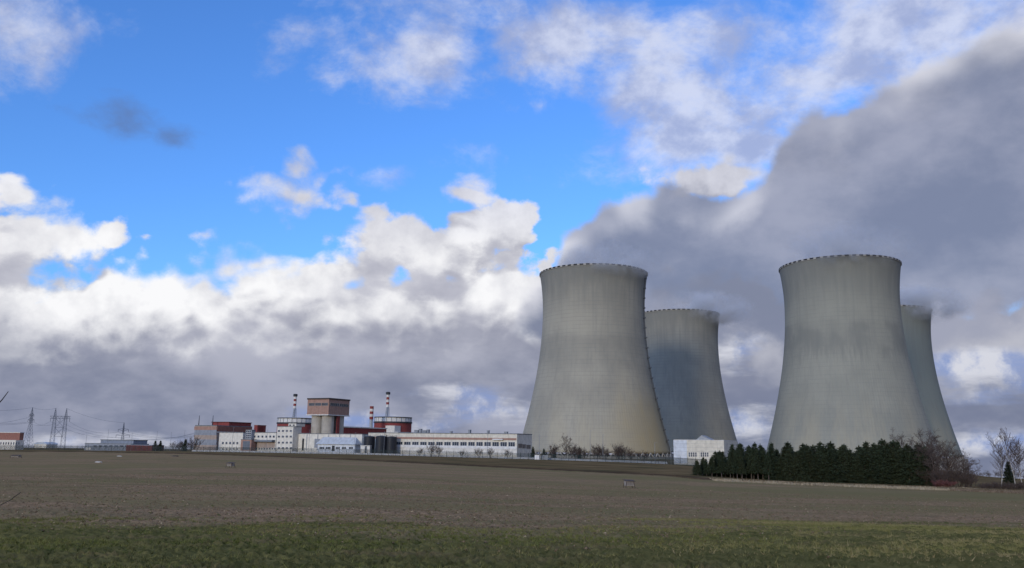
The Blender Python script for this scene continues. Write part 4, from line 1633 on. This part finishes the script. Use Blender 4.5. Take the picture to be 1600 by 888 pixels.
for i in range(16):
    px = 1532 + i * 5 + random.uniform(-2, 2)
    bare('bare_shrub', BUSH[i % 3], px, 754 + random.uniform(-3, 3), 152 + random.uniform(-2, 5), 4.0, 'low brown shrub on the rough grass below the birches', 'low shrubs below the birches', 'shrub', 1.6)

shr = [(270, 690, 474), (278, 693, 473), (283, 688, 475), (297, 691, 470), (302, 684, 478), (236, 697, 480)]
for i, (px, py, y) in enumerate(shr):
    bare('bare_shrub', BUSH[i % 3], px, py, y, 4.0, 'bare shrub between the low red building and the striped block', 'bare shrubs by the striped block', 'shrub', 1.1)
for i, (px, py, y) in enumerate(((672, 693, 388), (684, 698, 386), (654, 700, 390), (748, 700, 372), (766, 701, 370), (792, 702, 364), (722, 703, 378))):
    bare('bare_shrub', BUSH[i % 3], px, py, y, 4.0, 'bare shrub before the wall of the ribbon window office', 'bare shrubs by the office', 'shrub', 1.0)
for i, (px, py, y) in enumerate(((884, 686, 352), (878, 692, 352), (892, 695, 350), (899, 697, 348), (930, 697, 340), (937, 696, 338), (946, 699, 336), (960, 693, 332), (966, 694, 330),
                                 (972, 697, 330), (988, 704, 322), (860, 694, 356), (915, 700, 344), (1008, 706, 316))):
    bare('bare_shrub', TREE[i % 3] if py < 694 else BUSH[i % 3], px, py, y, 8.0 if py < 694 else 4.0, 'bare bush along the fence under the ladder tower', 'bare bushes under the ladder tower', 'shrub', 1.1)

# distant wood on the right-hand skyline
for i in range(26):
    px = 1498 + i * 5.2 + random.uniform(-2, 2)
    bare('bare_tree', TREE[i % 3], px, 738.5 + random.uniform(-2.5, 2.0), 560 + random.uniform(-20, 60), 8.0, 'distant bare tree of the wood beyond the birches', 'far wood on the skyline', 'tree', 1.5)

# shrub reaching in from outside the left edge: two long shoots show
c = Vector((-5.6, 6.4, 0))
c.z = gz(c.x, c.y)
o = thing('bare_shrub', 'dark bare shoots reaching in over the field edge', 'shrub', c)
tw = MB()


def shoot(a, b_, r0, r1, kink):
    prev = a
    for i in range(1, 7):
        f = i / 6
        q = a.lerp(b_, f) + Vector((random.gauss(0, kink), 0, random.gauss(0, kink))) * (1 if i < 6 else 0)
        tw.tube(prev, q, r0 + (r1 - r0) * (f - 1 / 6), r0 + (r1 - r0) * f, 6)
        prev = q


zero = Vector((0, 0, -0.1))
for (px, py, bx, by, r0) in ((13, 612, -60, 700, 0.011), (33, 769, -40, 812, 0.004)):
    tip = at(px, py, 6.3) - c
    mid = at(bx, by, 6.35) - c
    shoot(zero, mid, 0.022, r0, 0.02)
    shoot(mid, tip, r0, 0.0025, 0.012)
for _ in range(12):
    tip = Vector((random.uniform(-1.2, -0.3), random.uniform(-0.6, 0.6), random.uniform(0.8, 2.2)))
    shoot(zero, tip, 0.02, 0.003, 0.03)
tw.build('stem', mat('dark_twig', (0.035, 0.03, 0.03), scale=5), o)

# ------------------------------------------------------------------ things left lying on the field
def crate(px, py, dist, w, h, label, tilt, legs=True):
    p = at(px, py, dist)
    z = gz(p.x, p.y)
    o = thing('game_feeder', label, 'crate', (p.x, p.y, z), tilt)
    MB().box(-w / 2, w / 2, -w * 0.35, w * 0.35, h * 0.30, h * 0.82).build('box', boards, o)
    for k in range(3):
        zz = h * (0.30 + 0.52 * (k + 1) / 4)
        MB().box(-w / 2 - 0.02, w / 2 + 0.02, -w * 0.35 - 0.025, -w * 0.35 - 0.005, zz - 0.012, zz + 0.012).build('board_joint', rust, o)
    MB().add([(-w * 0.62, -w * 0.48, h * 0.84), (w * 0.62, -w * 0.48, h * 0.80), (w * 0.62, w * 0.48, h * 0.94), (-w * 0.62, w * 0.48, h * 0.98),
              (-w * 0.62, -w * 0.48, h * 0.88), (w * 0.62, -w * 0.48, h * 0.84), (w * 0.62, w * 0.48, h * 0.98), (-w * 0.62, w * 0.48, h * 1.02)],
             [(0, 3, 2, 1), (4, 5, 6, 7), (0, 1, 5, 4), (1, 2, 6, 5), (2, 3, 7, 6), (3, 0, 4, 7)]).build('lid', rust, o)
    for sx in (-1, 1):
        for sy in (-1, 1):
            MB().tube((sx * w * 0.60, sy * w * 0.42, -0.1), (sx * w * 0.44, sy * w * 0.32, h * 0.8), 0.045, 0.04, 6).build('leg', rust, o)
    return o


def on_ground(px, py):
    return gpt(px, py).y


crate(983, 762, on_ground(983, 763), 1.0, 0.95, 'wooden box on splayed legs under a dark lid near the bank', 0.25)
crate(360, 730, on_ground(360, 731), 1.05, 0.85, 'wooden box on splayed legs alone in the middle of the field', -0.4)
crate(25, 714, on_ground(25, 716), 1.9, 0.75, 'low dark lidded box far out towards the pylons', 0.1)


def stone(px, py, w, label, m_):
    p = gpt(px, py)
    r = np.random.default_rng(int(px))
    pr = MB()
    k = 9
    pr.lathe([(0.02, -0.1), (w * 0.5, -0.05), (w * 0.52, w * 0.10), (w * 0.36, w * 0.22), (0.02, w * 0.25)], k)
    pr.v = [(x * (1 + r.normal(0, 0.12)) * 1.5, y * (1 + r.normal(0, 0.12)), z * (1 + r.normal(0, 0.15))) for x, y, z in pr.v]
    o_ = pr.build('field_stone', m_)
    o_.location = (p.x, p.y, p.z)
    o_.rotation_euler = (0, 0, r.uniform(-0.3, 0.3))
    return tag(o_, label, 'stone')


stone(154, 723, 0.95, 'long pale stone lying on the field', mat('pale_stone', (0.50, 0.48, 0.44)))
stone(187, 713.5, 0.9, 'small pale stone on the greener strip before the grey warehouse', mat('pale_stone', (0.50, 0.48, 0.44)))
stone(274, 713.5, 1.3, 'dark flat stone at the field edge before the striped block', rust)

# ------------------------------------------------------------------ grass, clods and dry stalks
def vnoise(x, y, scale, seed):
    """smooth value noise in about -1..1"""
    tab = np.random.default_rng(seed).uniform(-1, 1, (256, 256))
    u, v = x / scale + 100.0, y / scale + 100.0
    i, j = np.floor(u).astype(int), np.floor(v).astype(int)
    fu, fv = u - i, v - j
    fu, fv = fu * fu * (3 - 2 * fu), fv * fv * (3 - 2 * fv)
    T = lambda a, b_: tab[a % 256, b_ % 256]
    return (T(i, j) * (1 - fu) + T(i + 1, j) * fu) * (1 - fv) + (T(i, j + 1) * (1 - fu) + T(i + 1, j + 1) * fu) * fv


def grass_tufts():
    n_t = 190000
    a = RNG.uniform(math.radians(-36), math.radians(36), n_t)
    rr = np.sqrt(RNG.uniform(9.0 ** 2, 34.0 ** 2, n_t))
    x, y = rr * np.sin(a), rr * np.cos(a)
    s = poly_side(GRASS_EDGE, x, y)
    # ragged edge and worn brown patches
    pn = 1.1 * vnoise(x * 0.5, y, 2.6, 1) + 0.9 * vnoise(x * 0.6, y, 0.9, 2) + 0.7 * vnoise(x, y, 0.30, 3) + 0.5 * vnoise(x, y, 0.13, 4)
    keep = (s + 3.4 * pn + RNG.normal(0, 1.2, n_t) + RNG.exponential(1.5, n_t) - 2.2 - 3.0 * np.clip(x / 8, -0.2, 1.5) < -0.2)
    worn = np.exp(-(((x - 7.5) / 5.5) ** 2 + ((y - 13.0) / 1.7) ** 2)) + 0.7 * np.exp(-(((x - 1.5) / 2.5) ** 2 + ((y - 15.0) / 0.9) ** 2))
    keep &= RNG.uniform(0, 1, n_t) > worn * 0.8
    keep &= RNG.uniform(0, 1, n_t) > np.clip(0.45 + 0.62 * pn, 0.02, 0.97)
    x, y, pn, worn = x[keep], y[keep], pn[keep], worn[keep]
    k = len(x)
    per = 4
    bx = np.repeat(x, per) + RNG.normal(0, 0.025, k * per)
    by = np.repeat(y, per) + RNG.normal(0, 0.025, k * per)
    bz = hz(bx, by) - 0.03
    ht = RNG.gamma(4.0, 0.0062, k * per) * np.repeat(1.0 - 0.35 * pn, per).clip(0.45, 1.9) * np.where(RNG.uniform(0, 1, k * per) > 0.97, 2.2, 1.0)
    th = RNG.uniform(0, 6.283, k * per)
    w = RNG.uniform(0.005, 0.012, k * per)
    le = RNG.normal(0, 0.9, (k * per, 2)) * ht[:, None]
    v = np.empty((k * per, 3, 3))
    v[:, 0] = np.stack([bx - w * np.cos(th), by - w * np.sin(th), bz], -1)
    v[:, 1] = np.stack([bx + w * np.cos(th), by + w * np.sin(th), bz], -1)
    v[:, 2] = np.stack([bx + le[:, 0], by + le[:, 1], bz + 0.03 + ht], -1)
    big_ = vnoise(x * 0.35, y, 1.6, 7) + 0.6 * vnoise(x * 0.5, y, 0.6, 8)
    u = np.repeat(RNG.uniform(0, 1, k) * 0.42 + 0.26 * np.clip(big_ * 0.9 + 0.5, 0, 1.4) + 0.5 * worn + 0.17 * np.clip(x / 8, -0.2, 1), per) + RNG.normal(0, 0.08, k * per)
    u = np.clip(u, 0, 1)[:, None]
    c0, c1, c2 = np.array([0.098, 0.122, 0.032]), np.array([0.210, 0.200, 0.072]), np.array([0.36, 0.28, 0.15])
    col_ = np.where(u < 0.5, c0 + (c1 - c0) * u * 2, c1 + (c2 - c1) * (u - 0.5) * 2)
    o_ = link('grass', fast_mesh('grass', v.reshape(-1, 3), np.arange(k * per * 3).reshape(-1, 3), attr_mat('grass_blades'), np.repeat(col_, 3, 0)))
    o_['kind'] = 'stuff'
    tag(o_, 'short winter grass with yellowed patches on the near edge of the field', 'grass')


def soil_clods():
    n_c = 90000
    a = RNG.uniform(math.radians(-35), math.radians(35), n_c)
    rr = 14.0 * np.exp(RNG.uniform(0, 1, n_c) ** 0.9 * math.log(110 / 14.0))
    x, y = rr * np.sin(a), rr * np.cos(a)
    keep = (poly_side(GRASS_EDGE, x, y) > -2.0 + RNG.normal(0, 1.5, n_c)) & (poly_side(FIELD_EDGE, x, y) < -1)
    x, y, rr = x[keep], y[keep], rr[keep]
    k = len(x)
    z = hz(x, y)
    s = np.minimum(RNG.gamma(2.2, 0.0080, k), 0.045) * (0.8 + rr / 90)
    oc = np.array([(1, 0, 0), (0, 1, 0), (-1, 0, 0), (0, -1, 0), (0, 0, 0.75), (0, 0, -0.5)], float)
    fc = np.array([(0, 1, 4), (1, 2, 4), (2, 3, 4), (3, 0, 4), (1, 0, 5), (2, 1, 5), (3, 2, 5), (0, 3, 5)])
    v = oc[None] * s[:, None, None] * RNG.uniform(0.6, 1.4, (k, 6, 3)) + np.stack([x, y, z], -1)[:, None]
    f = fc[None] + (np.arange(k) * 6)[:, None, None]
    u = RNG.uniform(0, 1, k)[:, None] ** 1.5
    pale = (RNG.uniform(0, 1, k) > 0.975)[:, None]
    col_ = np.array([0.145, 0.104, 0.066]) + u * np.array([0.120, 0.088, 0.056])
    col_ = np.where(pale, np.array([0.42, 0.33, 0.22]), col_)
    green = (RNG.uniform(0, 1, k) > 0.86)[:, None]
    col_ = np.where(green, np.array([0.115, 0.125, 0.050]), col_)
    o_ = link('soil_clods', fast_mesh('soil_clods', v.reshape(-1, 3), f.reshape(-1, 3), attr_mat('clods'), np.repeat(col_, 6, 0)))
    o_['kind'] = 'stuff'
    tag(o_, 'crumbled brown soil clods and stubble scattered over the field', 'soil')


def dry_stalks(name, pix, depth, n_b, hgt, label, c0, c1):
    pts = pixline(pix)
    L = np.cumsum([0] + [math.hypot(b_[0] - a_[0], b_[1] - a_[1]) for a_, b_ in zip(pts[:-1], pts[1:])])
    t_ = RNG.uniform(0, L[-1], n_b)
    px_ = np.interp(t_, L, [q[0] for q in pts])
    py_ = np.interp(t_, L, [q[1] for q in pts]) + RNG.uniform(0, depth, n_b)
    z = hz(px_, py_) - 0.05
    h = hgt * RNG.uniform(0.45, 1.2, n_b) * (0.75 + 0.25 * np.sin(px_ * 0.8) * np.sin(px_ * 0.31 + py_))
    th = RNG.uniform(0, 6.28, n_b)
    w = RNG.uniform(0.02, 0.06, n_b)
    le = RNG.normal(0, 0.30, (n_b, 2)) * h[:, None]
    v = np.empty((n_b, 3, 3))
    v[:, 0] = np.stack([px_ - w * np.cos(th), py_ - w * np.sin(th), z], -1)
    v[:, 1] = np.stack([px_ + w * np.cos(th), py_ + w * np.sin(th), z], -1)
    v[:, 2] = np.stack([px_ + le[:, 0], py_ + le[:, 1], z + h], -1)
    u = RNG.uniform(0, 1, n_b)[:, None]
    col_ = np.array(c0) + u * (np.array(c1) - np.array(c0))
    o_ = link(name, fast_mesh(name, v.reshape(-1, 3), np.arange(n_b * 3).reshape(-1, 3), attr_mat(name + '_blades'), np.repeat(col_, 3, 0)))
    o_['kind'] = 'stuff'
    tag(o_, label, 'grass')


grass_tufts()
soil_clods()
dry_stalks('dry_grass', [(1120, 752), (1180, 755), (1300, 760), (1450, 766), (1545, 768)], 6.5, 15000, 0.6, 'pale dry grass strip along the foot of the conifer grove', (0.26, 0.21, 0.14), (0.58, 0.49, 0.35))
dry_stalks('rough_grass', [(1500, 768), (1600, 772), (1680, 775)], 14, 9000, 0.6, 'brown rough grass under the birches', (0.13, 0.10, 0.075), (0.30, 0.23, 0.16))
dry_stalks('bank_grass', [(420, 714), (640, 724), (760, 730), (900, 737), (1050, 745), (1098, 750)], 26, 42000, 0.30, 'tan and brown winter grass on the bank below the fence', (0.085, 0.064, 0.036), (0.21, 0.155, 0.085))

# ------------------------------------------------------------------ vapour leaving the towers
def steam_mat(seed, dens, rx, ry, rz_):
    m = bpy.data.materials.new('steam')
    m.use_nodes = True
    t = NT(m.node_tree)
    nt = m.node_tree
    nt.nodes.remove(nt.nodes['Principled BSDF'])
    vol = t.n('ShaderNodeVolumePrincipled')
    vol.inputs['Color'].default_value = (0.93, 0.94, 0.96, 1)
    vol.inputs['Anisotropy'].default_value = 0.2
    co = t.n('ShaderNodeTexCoord').outputs['Object']
    e = t.v('LENGTH', t.v('MULTIPLY', co, (1 / rx, 1 / ry, 1 / rz_)))
    n_ = t.noise(t.v('ADD', co, (seed * 91.0, 0, 0)), 0.05, 5, 0.6)
    f = t.m('MULTIPLY', t.step(e, 1.0, 0.25), t.step(n_, 0.44, 0.66))
    t.put(vol.inputs['Density'], t.m('MULTIPLY', f, dens))
    out_ = nt.nodes['Material Output']
    nt.links.new(vol.outputs[0], out_.inputs['Volume'])
    return m


def steam(tw_, dx, dy, dz, rx, ry, rz_, dens, seed, label):
    me = bpy.data.meshes.new('steam')
    bm = bmesh.new()
    bmesh.ops.create_icosphere(bm, subdivisions=3, radius=1.0)
    for v_ in bm.verts:
        v_.co = Vector((v_.co.x * rx, v_.co.y * ry, v_.co.z * rz_))
    bm.to_mesh(me)
    bm.free()
    me.materials.append(steam_mat(seed, dens, rx, ry, rz_))
    o_ = link('steam_cloud', me, None, Vector(tw_.location) + Vector((dx, dy, T_H + dz)))
    o_['kind'] = 'stuff'
    return tag(o_, label, 'steam')


steam(T1, 10, -30, 6, 52, 46, 20, 0.10, 1, 'thin steam over the rim of the tower with the ladder')
steam(T2, 30, -24, 4, 56, 50, 22, 0.18, 2, 'steam spilling over the rim of the tower behind the ladder tower')
steam(T3, -4, -34, 8, 58, 50, 22, 0.10, 3, 'thin steam wisp over the rim of the tower with the damp stain ring')
steam(T4, 22, -24, 4, 62, 54, 24, 0.22, 4, 'steam blurring the rim of the tower mostly hidden behind the stained one')
